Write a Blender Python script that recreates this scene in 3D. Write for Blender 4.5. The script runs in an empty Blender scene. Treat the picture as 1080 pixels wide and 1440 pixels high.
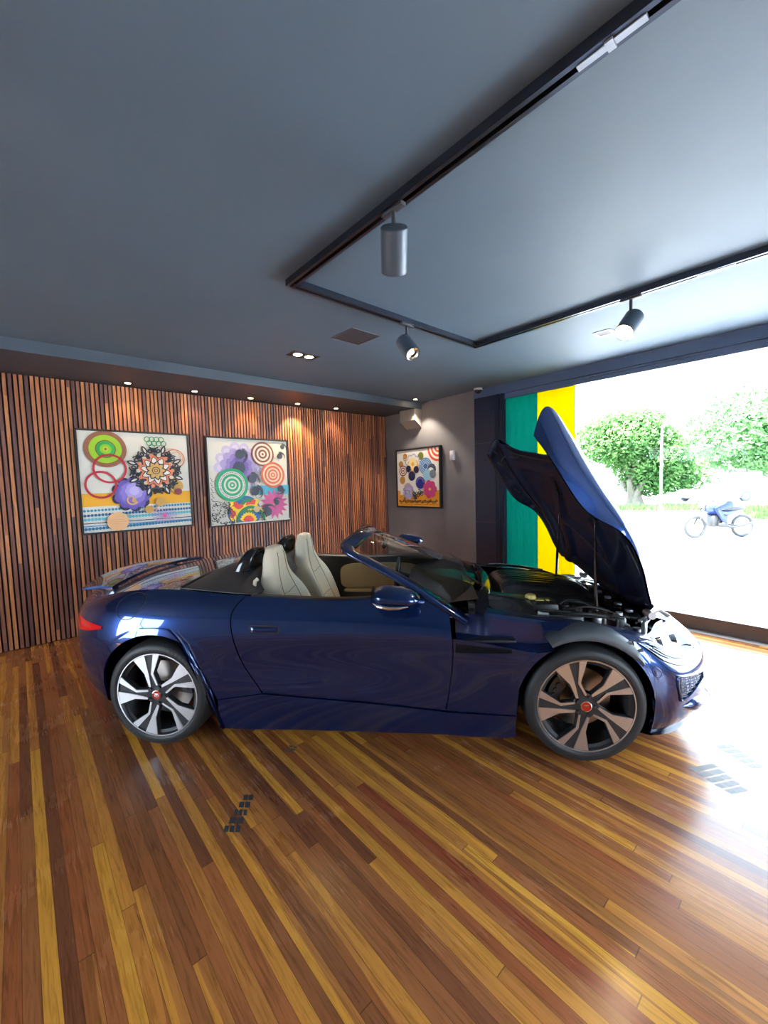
import bpy, bmesh, math, random
import numpy as np
from mathutils import Vector, Matrix, Euler
PI = math.pi
SC = bpy.context.scene
COL = SC.collection
random.seed(7)

# ================================================================= helpers
class MB:
    """Collects geometry for ONE mesh object."""
    def __init__(self):
        self.v, self.f, self.m, self.n = [], [], [], []
        self.has_n = False
    def add(self, verts, faces, mat=0, normals=None):
        b = len(self.v)
        self.v += [tuple(map(float, p)) for p in verts]
        self.n += [tuple(map(float, p)) for p in normals] if normals is not None else [(0, 0, 0)] * len(verts)
        if normals is not None: self.has_n = True
        self.f += [tuple(b + i for i in f) for f in faces]
        self.m += [mat] * len(faces)
    def box(self, x0, x1, y0, y1, z0, z1, mat=0, M=None):
        v = [(x, y, z) for z in (z0, z1) for y in (y0, y1) for x in (x0, x1)]
        if M is not None: v = [tuple(M @ Vector(p)) for p in v]
        self.add(v, [(0, 2, 3, 1), (4, 5, 7, 6), (0, 1, 5, 4), (2, 6, 7, 3), (0, 4, 6, 2), (1, 3, 7, 5)], mat)
    def rbox(self, x0, x1, y0, y1, z0, z1, r, mat=0, M=None, seg=2):
        """Box with rounded edges."""
        bm = bmesh.new(); bmesh.ops.create_cube(bm, size=1)
        for q in bm.verts:
            q.co = Vector(((x0 + x1) / 2 + q.co.x * (x1 - x0), (y0 + y1) / 2 + q.co.y * (y1 - y0), (z0 + z1) / 2 + q.co.z * (z1 - z0)))
        bmesh.ops.bevel(bm, geom=bm.edges[:], offset=r, segments=seg, affect='EDGES', profile=.5)
        self.bm(bm, mat, M)
    def bm(self, bm, mat=0, M=None):
        bm.verts.ensure_lookup_table(); bm.verts.index_update()
        v = [M @ q.co if M is not None else q.co for q in bm.verts]
        self.add(v, [[q.index for q in f.verts] for f in bm.faces], mat); bm.free()
    def cyl(self, p0, p1, r0, r1=None, n=16, mat=0, caps=True):
        r1 = r0 if r1 is None else r1
        p0, p1 = Vector(p0), Vector(p1); d = (p1 - p0).normalized()
        a = d.orthogonal().normalized(); b = d.cross(a)
        v = []
        for p, r in ((p0, r0), (p1, r1)):
            v += [p + (a * math.cos(2 * PI * i / n) + b * math.sin(2 * PI * i / n)) * r for i in range(n)]
        f = [(i, (i + 1) % n, n + (i + 1) % n, n + i) for i in range(n)]
        if caps: f += [tuple(range(n - 1, -1, -1)), tuple(range(n, 2 * n))]
        self.add(v, f, mat)
    def tube(self, path, r, n=8, closed=False, mat=0, flat=1.0, up=None):
        P = [Vector(p) for p in path]; k = len(P); v = []; f = []
        rr = r if isinstance(r, (list, tuple)) else [r] * k
        prev = None
        for i, p in enumerate(P):
            a = P[(i + 1) % k] if closed or i < k - 1 else P[i]
            b = P[i - 1] if closed or i > 0 else P[i]
            d = (a - b).normalized()
            if up is not None: x = Vector(up) - d * d.dot(Vector(up)); x = x.normalized() if x.length > 1e-6 else d.orthogonal().normalized()
            elif prev is None: x = d.orthogonal().normalized()
            else:
                x = prev - d * prev.dot(d); x = x.normalized() if x.length > 1e-6 else d.orthogonal().normalized()
            prev = x; y = d.cross(x)
            v += [p + (x * math.cos(2 * PI * j / n) * flat + y * math.sin(2 * PI * j / n)) * rr[i] for j in range(n)]
        m = k if closed else k - 1
        for i in range(m):
            o, q = i * n, ((i + 1) % k) * n
            f += [(o + j, o + (j + 1) % n, q + (j + 1) % n, q + j) for j in range(n)]
        if not closed: f += [tuple(range(n - 1, -1, -1)), tuple(range((k - 1) * n, k * n))]
        self.add(v, f, mat)
    def lathe(self, prof, n=48, mat=0, M=None, a0=0.0, a1=2 * PI):
        """prof: (radius, height) pairs turned round the local Z axis."""
        full = abs(a1 - a0 - 2 * PI) < 1e-6
        k = n if full else n + 1
        v = [Vector((r * math.cos(a0 + (a1 - a0) * i / n), r * math.sin(a0 + (a1 - a0) * i / n), h)) for r, h in prof for i in range(k)]
        if M is not None: v = [M @ p for p in v]
        f = []
        for j in range(len(prof) - 1):
            for i in range(n):
                i2 = (i + 1) % k
                f.append((j * k + i, j * k + i2, (j + 1) * k + i2, (j + 1) * k + i))
        self.add(v, f, mat)
    def prism(self, poly, h0, h1, mat=0, M=None):
        """Polygon (x, y) extruded from h0 to h1 along local Z."""
        n = len(poly)
        v = [Vector((x, y, h0)) for x, y in poly] + [Vector((x, y, h1)) for x, y in poly]
        if M is not None: v = [M @ p for p in v]
        f = [tuple(range(n - 1, -1, -1)), tuple(range(n, 2 * n))] + [(i, (i + 1) % n, n + (i + 1) % n, n + i) for i in range(n)]
        self.add(v, f, mat)
    def flat(self, poly, h=0, mat=0, M=None):
        v = [Vector((x, y, h)) for x, y in poly]
        if M is not None: v = [M @ p for p in v]
        self.add(v, [tuple(range(len(v)))], mat)
    def grid(self, G, mat=0, wrap_u=False, wrap_v=False, flip=False):
        nu, nv = len(G), len(G[0]); v = [p for row in G for p in row]; f = []
        for i in range(nu if wrap_u else nu - 1):
            for j in range(nv if wrap_v else nv - 1):
                a, b = i * nv + j, ((i + 1) % nu) * nv + j
                c, d = ((i + 1) % nu) * nv + (j + 1) % nv, i * nv + (j + 1) % nv
                f.append((a, d, c, b) if flip else (a, b, c, d))
        self.add(v, f, mat)
    def ball(self, c, r, n=16, mat=0, M=None):
        r = (r, r, r) if not isinstance(r, (tuple, list)) else r
        v = [(c[0], c[1], c[2] - r[2])]; m = n // 2
        for i in range(1, m):
            a = -PI / 2 + PI * i / m
            v += [(c[0] + r[0] * math.cos(a) * math.cos(2 * PI * j / n), c[1] + r[1] * math.cos(a) * math.sin(2 * PI * j / n), c[2] + r[2] * math.sin(a)) for j in range(n)]
        v.append((c[0], c[1], c[2] + r[2])); e = len(v) - 1
        f = [(0, 1 + (j + 1) % n, 1 + j) for j in range(n)]
        for i in range(m - 2):
            o = 1 + i * n
            f += [(o + j, o + (j + 1) % n, o + n + (j + 1) % n, o + n + j) for j in range(n)]
        o = 1 + (m - 2) * n
        f += [(o + j, o + (j + 1) % n, e) for j in range(n)]
        if M is not None: v = [tuple(M @ Vector(p)) for p in v]
        self.add(v, f, mat)
    def build(self, name, mats, parent=None, smooth=35, loc=None):
        me = bpy.data.meshes.new(name)
        me.from_pydata(self.v, [], self.f)
        for mt in (mats if isinstance(mats, (list, tuple)) else [mats]): me.materials.append(mt)
        if len(me.materials) > 1: me.polygons.foreach_set('material_index', self.m)
        me.update()
        if smooth:
            me.shade_smooth()
            if self.has_n: me.normals_split_custom_set_from_vertices(self.n)
            elif smooth < 180: me.set_sharp_from_angle(angle=math.radians(smooth))
        o = bpy.data.objects.new(name, me); COL.objects.link(o)
        if parent is not None: o.parent = parent
        if loc is not None: o.location = loc
        return o

def thing(name, label, cat, loc=(0, 0, 0), rz=0, group=None):
    o = bpy.data.objects.new(name, None); COL.objects.link(o)
    o.location = loc; o.rotation_euler = (0, 0, rz); o.empty_display_size = .1
    return tag(o, label, cat, group)
def tag(o, label, cat, group=None, kind=None):
    o['label'] = label; o['category'] = cat
    if group: o['group'] = group
    if kind: o['kind'] = kind
    return o
def struct(o):
    o['kind'] = 'structure'; return o

# ----------------------------------------------------------------- materials
def lin(c):
    return tuple(((x / 255) / 12.92 if x / 255 <= .04045 else ((x / 255 + .055) / 1.055) ** 2.4) for x in c)
MATS = {}
def pm(name, rgb, rough=.5, metal=0.0, srgb=True, **kw):
    m = bpy.data.materials.new(name); m.use_nodes = True
    b = m.node_tree.nodes['Principled BSDF']
    b.inputs['Base Color'].default_value = (*(lin(rgb) if srgb else rgb), 1)
    b.inputs['Roughness'].default_value = rough; b.inputs['Metallic'].default_value = metal
    for k, v in kw.items(): b.inputs[k.replace('_', ' ')].default_value = v
    MATS[name] = m
    return m
def N(m, kind, **kw):
    n = m.node_tree.nodes.new(kind)
    for k, v in kw.items(): setattr(n, k, v)
    return n
def L(m, a, b): m.node_tree.links.new(a, b)
def math_n(m, op, a, b=None, c=None):
    n = N(m, 'ShaderNodeMath', operation=op)
    for i, q in enumerate((a, b, c)):
        if q is None: continue
        if isinstance(q, (int, float)): n.inputs[i].default_value = q
        else: L(m, q, n.inputs[i])
    return n.outputs[0]
def ramp(m, fac, stops, interp='LINEAR'):
    r = N(m, 'ShaderNodeValToRGB'); r.color_ramp.interpolation = interp
    e = r.color_ramp.elements
    while len(e) < len(stops): e.new(.5)
    for q, (p, c) in zip(e, stops): q.position = p; q.color = (*lin(c), 1)
    L(m, fac, r.inputs[0]); return r.outputs[0]
def mixc(m, fac, a, b, blend='MIX'):
    n = N(m, 'ShaderNodeMix', data_type='RGBA', blend_type=blend)
    for i, q in ((0, fac), (6, a), (7, b)):
        if isinstance(q, (int, float)): n.inputs[i].default_value = q
        elif isinstance(q, tuple): n.inputs[i].default_value = (*q, 1)
        else: L(m, q, n.inputs[i])
    return n.outputs[2]
def emis(name, rgb, strength):
    m = bpy.data.materials.new(name); m.use_nodes = True; t = m.node_tree; t.nodes.clear()
    e = N(m, 'ShaderNodeEmission'); e.inputs[0].default_value = (*lin(rgb), 1); e.inputs[1].default_value = strength
    o = N(m, 'ShaderNodeOutputMaterial'); L(m, e.outputs[0], o.inputs[0]); return m
def glass_pane(name, tint, refl=1.45):
    """Thin sheet of glass: clear straight through, mirror-like at grazing angles."""
    m = bpy.data.materials.new(name); m.use_nodes = True; t = m.node_tree; t.nodes.clear()
    tr = N(m, 'ShaderNodeBsdfTransparent'); tr.inputs[0].default_value = (*tint, 1)
    gl = N(m, 'ShaderNodeBsdfGlossy'); gl.inputs['Roughness'].default_value = .01
    lw = N(m, 'ShaderNodeLayerWeight'); lw.inputs[0].default_value = .5
    f0 = ((refl - 1) / (refl + 1)) ** 2
    fac = math_n(m, 'MULTIPLY_ADD', math_n(m, 'POWER', lw.outputs['Facing'], 5.0), 1 - f0, f0)
    mx = N(m, 'ShaderNodeMixShader'); L(m, fac, mx.inputs[0]); L(m, tr.outputs[0], mx.inputs[1]); L(m, gl.outputs[0], mx.inputs[2])
    o = N(m, 'ShaderNodeOutputMaterial'); L(m, mx.outputs[0], o.inputs[0]); return m
# ================================================================= camera
CAM_H = 1.6444
F_PX, YAW, PITCH, ROLL = 576.46, math.radians(48.272), math.radians(3.902), math.radians(1.707)
fw = Vector((math.cos(YAW) * math.cos(PITCH), math.sin(YAW) * math.cos(PITCH), -math.sin(PITCH)))
rt = Vector((math.sin(YAW), -math.cos(YAW), 0)); dn = fw.cross(rt)
r2 = rt * math.cos(ROLL) + dn * math.sin(ROLL); d2 = -rt * math.sin(ROLL) + dn * math.cos(ROLL)
cd = bpy.data.cameras.new('camera'); cam = bpy.data.objects.new('camera', cd); COL.objects.link(cam)
cd.sensor_fit = 'VERTICAL'; cd.sensor_height = 36; cd.lens = F_PX / 1440 * 36; cd.clip_end = 400; cd.clip_start = .02
Mx = Matrix((r2, -d2, -fw)).transposed().to_4x4(); Mx.translation = (0, 0, CAM_H)
cam.matrix_world = Mx; SC.camera = cam

# ================================================================= materials of the room
def floor_mat():
    m = pm('floor_planks', (130, 80, 40), .3); b = m.node_tree.nodes['Principled BSDF']
    tc = N(m, 'ShaderNodeTexCoord'); sp = N(m, 'ShaderNodeSeparateXYZ'); L(m, tc.outputs['Object'], sp.inputs[0])
    W, LEN = .049, 1.9
    fx = math_n(m, 'DIVIDE', sp.outputs[0], W); ix = math_n(m, 'FLOOR', fx); rx = math_n(m, 'FRACT', fx)
    w1 = N(m, 'ShaderNodeTexWhiteNoise', noise_dimensions='1D'); L(m, ix, w1.inputs['W'])
    fy = math_n(m, 'ADD', math_n(m, 'DIVIDE', sp.outputs[1], LEN), math_n(m, 'MULTIPLY', w1.outputs[0], 7.31))
    iy = math_n(m, 'FLOOR', fy); ry = math_n(m, 'FRACT', fy)
    cv = N(m, 'ShaderNodeCombineXYZ'); L(m, ix, cv.inputs[0]); L(m, iy, cv.inputs[1])
    w2 = N(m, 'ShaderNodeTexWhiteNoise', noise_dimensions='2D'); L(m, cv.outputs[0], w2.inputs['Vector'])
    col = ramp(m, w2.outputs[0], [(0, (120, 70, 46)), (.16, (144, 86, 50)), (.34, (160, 98, 56)), (.46, (166, 98, 56)), (.51, (146, 72, 46)),
                                  (.58, (172, 108, 56)), (.72, (190, 122, 58)), (.86, (208, 140, 56)), (.94, (218, 152, 58)), (1.0, (134, 80, 50))])
    # sapwood streaks along some boards
    ns = N(m, 'ShaderNodeTexNoise'); ns.inputs['Scale'].default_value = 1.0; ns.inputs['Detail'].default_value = 2
    sv = N(m, 'ShaderNodeCombineXYZ'); L(m, math_n(m, 'MULTIPLY', ix, 3.17), sv.inputs[0]); L(m, math_n(m, 'MULTIPLY', sp.outputs[1], .9), sv.inputs[1]); L(m, math_n(m, 'MULTIPLY', iy, 5.3), sv.inputs[2])
    L(m, sv.outputs[0], ns.inputs['Vector'])
    edge = math_n(m, 'SUBTRACT', math_n(m, 'MULTIPLY', ns.outputs['Fac'], 2.6), .95)
    sap = math_n(m, 'MULTIPLY', math_n(m, 'GREATER_THAN', edge, rx), math_n(m, 'GREATER_THAN', w2.outputs[0], .55))
    w3 = N(m, 'ShaderNodeTexWhiteNoise', noise_dimensions='2D')
    a3 = N(m, 'ShaderNodeVectorMath', operation='ADD'); a3.inputs[1].default_value = (17.3, 4.1, 0); L(m, cv.outputs[0], a3.inputs[0]); L(m, a3.outputs[0], w3.inputs['Vector'])
    sapc = ramp(m, w3.outputs[0], [(0, (218, 150, 56)), (.5, (200, 128, 58)), (1, (142, 82, 46))])
    col = mixc(m, math_n(m, 'MULTIPLY', sap, .85), col, sapc)
    # grain
    g = N(m, 'ShaderNodeTexNoise'); g.inputs['Scale'].default_value = 1; g.inputs['Detail'].default_value = 6; g.inputs['Roughness'].default_value = .62; g.inputs['Distortion'].default_value = .6
    gv = N(m, 'ShaderNodeCombineXYZ'); L(m, math_n(m, 'MULTIPLY_ADD', sp.outputs[0], 95.0, math_n(m, 'MULTIPLY', w2.outputs[0], 40.0)), gv.inputs[0]); L(m, math_n(m, 'MULTIPLY', sp.outputs[1], 5.5), gv.inputs[1]); L(m, math_n(m, 'MULTIPLY', iy, 3.7), gv.inputs[2])
    L(m, gv.outputs[0], g.inputs['Vector'])
    gr = ramp(m, g.outputs['Fac'], [(.28, (172, 168, 166)), (.5, (238, 238, 238)), (.72, (255, 255, 255))])
    col = mixc(m, .9, col, gr, 'MULTIPLY')
    # worn patches
    d = N(m, 'ShaderNodeTexNoise'); d.inputs['Scale'].default_value = 1.7; d.inputs['Detail'].default_value = 5; L(m, tc.outputs['Object'], d.inputs['Vector'])
    # gaps
    gx = math_n(m, 'LESS_THAN', math_n(m, 'MINIMUM', rx, math_n(m, 'SUBTRACT', 1.0, rx)), .018)
    gy = math_n(m, 'LESS_THAN', math_n(m, 'MINIMUM', ry, math_n(m, 'SUBTRACT', 1.0, ry)), .0009)
    gap = math_n(m, 'MAXIMUM', gx, gy)
    col = mixc(m, math_n(m, 'MULTIPLY', gap, .65), col, lin((48, 28, 20)))
    L(m, col, b.inputs['Base Color']); b.inputs['Specular IOR Level'].default_value = .34
    rg = N(m, 'ShaderNodeMapRange'); rg.inputs[1].default_value = .3; rg.inputs[2].default_value = .7; rg.inputs[3].default_value = .14; rg.inputs[4].default_value = .26
    L(m, d.outputs['Fac'], rg.inputs[0]); L(m, math_n(m, 'MULTIPLY_ADD', g.outputs['Fac'], .10, rg.outputs[0]), b.inputs['Roughness'])
    bp = N(m, 'ShaderNodeBump'); bp.inputs['Strength'].default_value = .14; bp.inputs['Distance'].default_value = .002
    L(m, math_n(m, 'SUBTRACT', math_n(m, 'MULTIPLY', g.outputs['Fac'], .25), gap), bp.inputs['Height']); L(m, bp.outputs[0], b.inputs['Normal'])
    return m
M_FLOOR = floor_mat()
SL_P = .0438
def slat_mat():
    m = pm('slat_wood', (140, 90, 65), .5); b = m.node_tree.nodes['Principled BSDF']
    tc = N(m, 'ShaderNodeTexCoord'); sp = N(m, 'ShaderNodeSeparateXYZ'); L(m, tc.outputs['Object'], sp.inputs[0])
    ix = math_n(m, 'FLOOR', math_n(m, 'DIVIDE', sp.outputs[0], SL_P))
    w1 = N(m, 'ShaderNodeTexWhiteNoise', noise_dimensions='1D'); L(m, ix, w1.inputs['W'])
    iz = math_n(m, 'FLOOR', math_n(m, 'ADD', math_n(m, 'DIVIDE', sp.outputs[2], 1.75), math_n(m, 'MULTIPLY', w1.outputs[0], 9.0)))
    cv = N(m, 'ShaderNodeCombineXYZ'); L(m, ix, cv.inputs[0]); L(m, iz, cv.inputs[1])
    w2 = N(m, 'ShaderNodeTexWhiteNoise', noise_dimensions='2D'); L(m, cv.outputs[0], w2.inputs['Vector'])
    col = ramp(m, w2.outputs[0], [(0, (96, 62, 58)), (.3, (124, 78, 64)), (.5, (156, 96, 66)), (.8, (178, 112, 72)), (1, (194, 126, 76))])
    g = N(m, 'ShaderNodeTexNoise'); g.inputs['Scale'].default_value = 1; g.inputs['Detail'].default_value = 5
    gv = N(m, 'ShaderNodeCombineXYZ'); L(m, math_n(m, 'MULTIPLY', sp.outputs[0], 140.0), gv.inputs[0]); L(m, math_n(m, 'MULTIPLY', sp.outputs[2], 5.0), gv.inputs[2]); L(m, math_n(m, 'MULTIPLY', w2.outputs[0], 30.0), gv.inputs[1])
    L(m, gv.outputs[0], g.inputs['Vector'])
    L(m, mixc(m, .8, col, ramp(m, g.outputs['Fac'], [(.3, (170, 170, 170)), (.6, (255, 255, 255))]), 'MULTIPLY'), b.inputs['Base Color'])
    return m
M_SLAT = slat_mat()
def noisy(name, c0, c1, scale, rough, detail=5, bump=0.0, stretch=(1, 1, 1)):
    m = pm(name, c0, rough); b = m.node_tree.nodes['Principled BSDF']
    tc = N(m, 'ShaderNodeTexCoord'); mp = N(m, 'ShaderNodeMapping'); mp.inputs['Scale'].default_value = stretch; L(m, tc.outputs['Object'], mp.inputs[0])
    n = N(m, 'ShaderNodeTexNoise'); n.inputs['Scale'].default_value = scale; n.inputs['Detail'].default_value = detail; L(m, mp.outputs[0], n.inputs['Vector'])
    L(m, ramp(m, n.outputs['Fac'], [(.3, c0), (.7, c1)]), b.inputs['Base Color'])
    if bump:
        bp = N(m, 'ShaderNodeBump'); bp.inputs['Strength'].default_value = bump; bp.inputs['Distance'].default_value = .01; L(m, n.outputs['Fac'], bp.inputs['Height']); L(m, bp.outputs[0], b.inputs['Normal'])
    return m
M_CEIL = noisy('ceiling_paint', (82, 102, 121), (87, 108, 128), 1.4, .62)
M_SOFF = noisy('soffit_paint_shaded', (56, 64, 76), (60, 68, 80), 1.4, .5)  # ceiling paint made darker: the shade under the soffit is in the colour
M_CONC = noisy('concrete_plaster', (92, 88, 90), (112, 107, 107), 1.3, .7, 7, .08, (1, 1, .7))
M_CONC2 = noisy('concrete_pale', (140, 134, 126), (152, 145, 136), 2.0, .7, 5)
M_NAVY = pm('navy_panel', (16, 29, 50), .35)
M_NAVYB = pm('navy_beam', (66, 84, 114), .4)
M_BLACK = pm('matt_black', (14, 14, 16), .6)
M_SILL = noisy('sill_stone', (92, 76, 70), (102, 86, 78), 6, .4)
M_PLASTER = pm('white_plaster', (150, 150, 150), .8)
M_ALU = pm('dark_aluminium', (70, 76, 84), .35, .8)
M_PANE = glass_pane('window_glass', (.97, .98, .98), 1.18)
M_THRESH = pm('threshold_stone', (176, 160, 150), .35)

# ================================================================= room shell (room axes: X towards the shop window, Y towards the slatted wall)
XW, YW = 5.285, 5.825
XL, YB = -4.6, -4.8            # left wall and the wall behind the camera
ZC, ZS = 3.02, 2.912
mb = MB(); mb.box(XL, XW + .02, YB, YW, -.06, 0); struct(mb.build('floor', M_FLOOR, smooth=0))
mb = MB(); mb.box(XL, XW + .25, YB, YW + .2, ZC, ZC + .12); struct(mb.build('ceiling', M_CEIL, smooth=0))
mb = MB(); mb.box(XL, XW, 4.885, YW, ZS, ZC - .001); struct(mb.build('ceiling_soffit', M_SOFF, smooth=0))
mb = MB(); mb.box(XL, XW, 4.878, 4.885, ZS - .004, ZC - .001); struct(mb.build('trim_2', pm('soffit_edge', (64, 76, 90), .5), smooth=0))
# slatted wall
mb = MB(); mb.box(XL, XW + .25, YW, YW + .15, 0, ZC, 0)
i0, i1 = int(math.ceil(XL / SL_P)), int(XW / SL_P)
for i in range(i0, i1):
    mb.box(i * SL_P + .0075, i * SL_P + SL_P - .0075, YW - .036, YW + .001, .012, ZS - .012, 1)
struct(mb.build('wall_left', [M_BLACK, M_SLAT], smooth=0))
# concrete wall beside the window bay
mb = MB(); mb.box(XW, XW + .2, 3.79, YW, 0, ZC); struct(mb.build('wall_right', M_CONC, smooth=0))
# dark panelled column with joints
mb = MB()
for z0, z1 in ((0, 1.02), (1.026, 2.21), (2.216, 2.895)):
    mb.box(XW, XW + .2, 3.43, 3.788, z0, z1)
mb.box(XW + .012, XW + .2, 3.28, 3.79, 0, ZC - .13)
for y in (3.405, 3.375, 3.315): mb.box(XW - .004, XW + .1, y - .011, y + .006, 0, 2.895)
struct(mb.build('column', M_NAVY, smooth=0))
# header over the window: boxed beam plus blind rail
mb = MB(); mb.box(XW - .005, XW + .2, YB, 3.788, 2.895, ZC); struct(mb.build('beam', M_NAVYB, smooth=0))
mb = MB(); mb.box(XW + .03, XW + .12, YB, 3.28, 2.845, 2.895); mb.box(XW + .004, XW + .03, .93, 2.29, 2.868, 2.880); mb.box(XW + .03, XW + .15, YB, 3.28, 2.815, 2.845)
struct(mb.build('trim_1', M_NAVYB, smooth=0))
# sill and glazing
mb = MB(); mb.box(XW, XW + .22, YB, 3.28, 0, .15); struct(mb.build('window_sill', M_SILL, smooth=0))
mb = MB(); mb.box(XW - .10, XW, YB, 3.4, 0, .003); struct(mb.build('threshold', M_THRESH, smooth=0))
YF = -3.2
mb = MB()
mb.box(XW + .06, XW + .12, YF, YF + .06, .15, 2.82); mb.box(XW + .06, XW + .12, -.92, -.86, .15, 2.82)
w1 = struct(mb.build('window_1', M_ALU, smooth=0))
mb = MB(); mb.box(XW + .085, XW + .093, YF + .06, 3.28, .15, 2.83); mb.build('pane', M_PANE, w1, smooth=0)['kind'] = 'structure'
mb = MB(); mb.box(XW, XW + .2, YB, YF, 0, ZC); struct(mb.build('wall_right', M_PLASTER, smooth=0))
# wall behind the camera and the left wall, both with window openings that light the room
def holed_wall(name, axis, c0, c1, a0, a1, holes, mat):
    mb = MB()
    def bx(p0, p1, z0, z1):
        if axis == 'y': mb.box(p0, p1, c0, c1, z0, z1)
        else: mb.box(c0, c1, p0, p1, z0, z1)
    p = a0
    for h0, h1, z0, z1 in holes:
        bx(p, h0, 0, ZC); bx(h0, h1, 0, z0) if z0 > 0 else None; bx(h0, h1, z1, ZC); p = h1
    bx(p, a1, 0, ZC)
    return struct(mb.build(name, mat, smooth=0))
BACK_WIN = (1.3, 4.3, .4, 2.6); LEFT_WIN = (1.8, 4.3, .4, 2.6)
holed_wall('wall_back', 'y', YB - .2, YB, XL - .2, XW + .2, [BACK_WIN], M_PLASTER)
holed_wall('wall_front', 'x', XL - .2, XL, YB, YW + .15, [LEFT_WIN], M_PLASTER)
def win(name, axis, c, h):
    mb = MB(); a0, a1, z0, z1 = h
    def bx(o, p0, p1, q0, q1, t=.03):
        if axis == 'y': o.box(p0, p1, c - t, c + t, q0, q1)
        else: o.box(c - t, c + t, p0, p1, q0, q1)
    mid = (a0 + a1) / 2
    for p in (a0, mid - .025, a1 - .05): bx(mb, p, p + .05, z0, z1)
    bx(mb, a0, a1, z0, z0 + .05); bx(mb, a0, a1, z1 - .05, z1)
    w = struct(mb.build(name, M_ALU, smooth=0))
    g = MB(); bx(g, a0 + .05, mid - .025, z0 + .05, z1 - .05, .004); bx(g, mid + .025, a1 - .05, z0 + .05, z1 - .05, .004)
    g.build('pane', M_PANE, w, smooth=0)['kind'] = 'structure'
win('window_2', 'y', YB - .1, BACK_WIN); win('window_3', 'x', XL - .1, LEFT_WIN)
# ---------------------------------------------------------------- body shell
def nat_spline(u, P):
    """Natural cubic spline through P[i] at knots u[i]; returns an evaluator (numpy, any trailing shape)."""
    u = np.asarray(u, float); P = np.asarray(P, float); n = len(u)
    h = np.diff(u)
    A = np.zeros((n, n)); B = np.zeros((n,) + P.shape[1:])
    A[0, 0] = A[-1, -1] = 1
    for i in range(1, n - 1):
        A[i, i - 1] = h[i - 1]; A[i, i] = 2 * (h[i - 1] + h[i]); A[i, i + 1] = h[i]
        B[i] = 6 * ((P[i + 1] - P[i]) / h[i] - (P[i] - P[i - 1]) / h[i - 1])
    M = np.linalg.solve(A, B.reshape(n, -1)).reshape(B.shape)
    def ev(x):
        x = min(max(x, u[0]), u[-1])
        i = int(min(max(np.searchsorted(u, x) - 1, 0), n - 2))
        a = (u[i + 1] - x) / h[i]; b = (x - u[i]) / h[i]
        return a * P[i] + b * P[i + 1] + ((a**3 - a) * M[i] + (b**3 - b) * M[i + 1]) * h[i] ** 2 / 6
    return ev

# stations run from the tail round the flank to the nose; six rails from the sill up to the shoulder: (x, y outwards, z)
ST = [
 (-1.62, [(-.80,0,.27),(-.86,0,.40),(-.885,0,.55),(-.895,0,.70),(-.88,0,.85),(-.83,0,.925)]),
 (-1.22, [(-.775,.40,.27),(-.835,.41,.40),(-.86,.42,.55),(-.868,.42,.70),(-.85,.41,.85),(-.80,.39,.92)]),
 (-.80,  [(-.605,.73,.275),(-.655,.755,.40),(-.675,.765,.55),(-.67,.765,.70),(-.645,.735,.85),(-.60,.665,.912)]),
 (-.45,  [(-.40,.855,.26),(-.415,.885,.40),(-.42,.90,.55),(-.42,.895,.70),(-.41,.845,.87),(-.39,.745,.955)]),
 (0.0,   [(0,.93,.20),(0,.945,.38),(0,.955,.55),(0,.945,.73),(0,.885,.90),(0,.775,.99)]),
 (.40,   [(.40,.905,.125),(.40,.915,.36),(.40,.918,.55),(.40,.92,.71),(.40,.88,.865),(.40,.79,.962)]),
 (.80,   [(.80,.872,.108),(.80,.892,.34),(.80,.882,.54),(.80,.895,.70),(.80,.865,.84),(.80,.80,.942)]),
 (1.30,  [(1.30,.862,.105),(1.30,.884,.33),(1.30,.875,.53),(1.30,.892,.69),(1.30,.865,.83),(1.30,.80,.932)]),
 (1.85,  [(1.85,.868,.108),(1.85,.886,.31),(1.85,.890,.51),(1.85,.905,.67),(1.85,.885,.79),(1.85,.82,.905)]),
 (2.22,  [(2.22,.89,.12),(2.22,.91,.30),(2.22,.93,.48),(2.22,.937,.62),(2.22,.93,.70),(2.22,.92,.745)]),
 (2.622, [(2.622,.91,.19),(2.622,.935,.30),(2.622,.95,.46),(2.622,.955,.59),(2.622,.95,.67),(2.622,.94,.735)]),
 (3.0,   [(2.99,.865,.165),(3.0,.905,.27),(3.0,.92,.42),(2.99,.915,.54),(2.98,.90,.625),(2.97,.875,.685)]),
 (3.22,  [(3.14,.80,.155),(3.185,.835,.25),(3.20,.845,.39),(3.19,.84,.485),(3.17,.83,.545),(3.14,.805,.60)]),
 (3.46,  [(3.31,.635,.15),(3.385,.67,.235),(3.405,.68,.37),(3.40,.675,.47),(3.385,.67,.54),(3.345,.655,.605)]),
 (3.80,  [(3.42,.37,.145),(3.49,.385,.22),(3.51,.39,.36),(3.50,.39,.49),(3.48,.385,.585),(3.43,.37,.645)]),
 (4.20,  [(3.45,0,.14),(3.52,0,.215),(3.54,0,.36),(3.53,0,.50),(3.505,0,.595),(3.455,0,.665)]),
]
def _shell_eval():
    u = [s for s, _ in ST]; P = [np.array(r, float) for _, r in ST]
    m = np.array([1, -1, 1.])
    lo_u = [2 * u[0] - u[2], 2 * u[0] - u[1]]; lo_P = [P[2] * m, P[1] * m]
    hi_u = [2 * u[-1] - u[-2], 2 * u[-1] - u[-3]]; hi_P = [P[-2] * m, P[-3] * m]
    return nat_spline(lo_u + u + hi_u, lo_P + P + hi_P)
SHELL = _shell_eval()
REAR_C, FRONT_C = (0.0, .345), (2.618, .345)
ARCH_R, ARCH_F = .397, .380
_cache = {}
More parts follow.
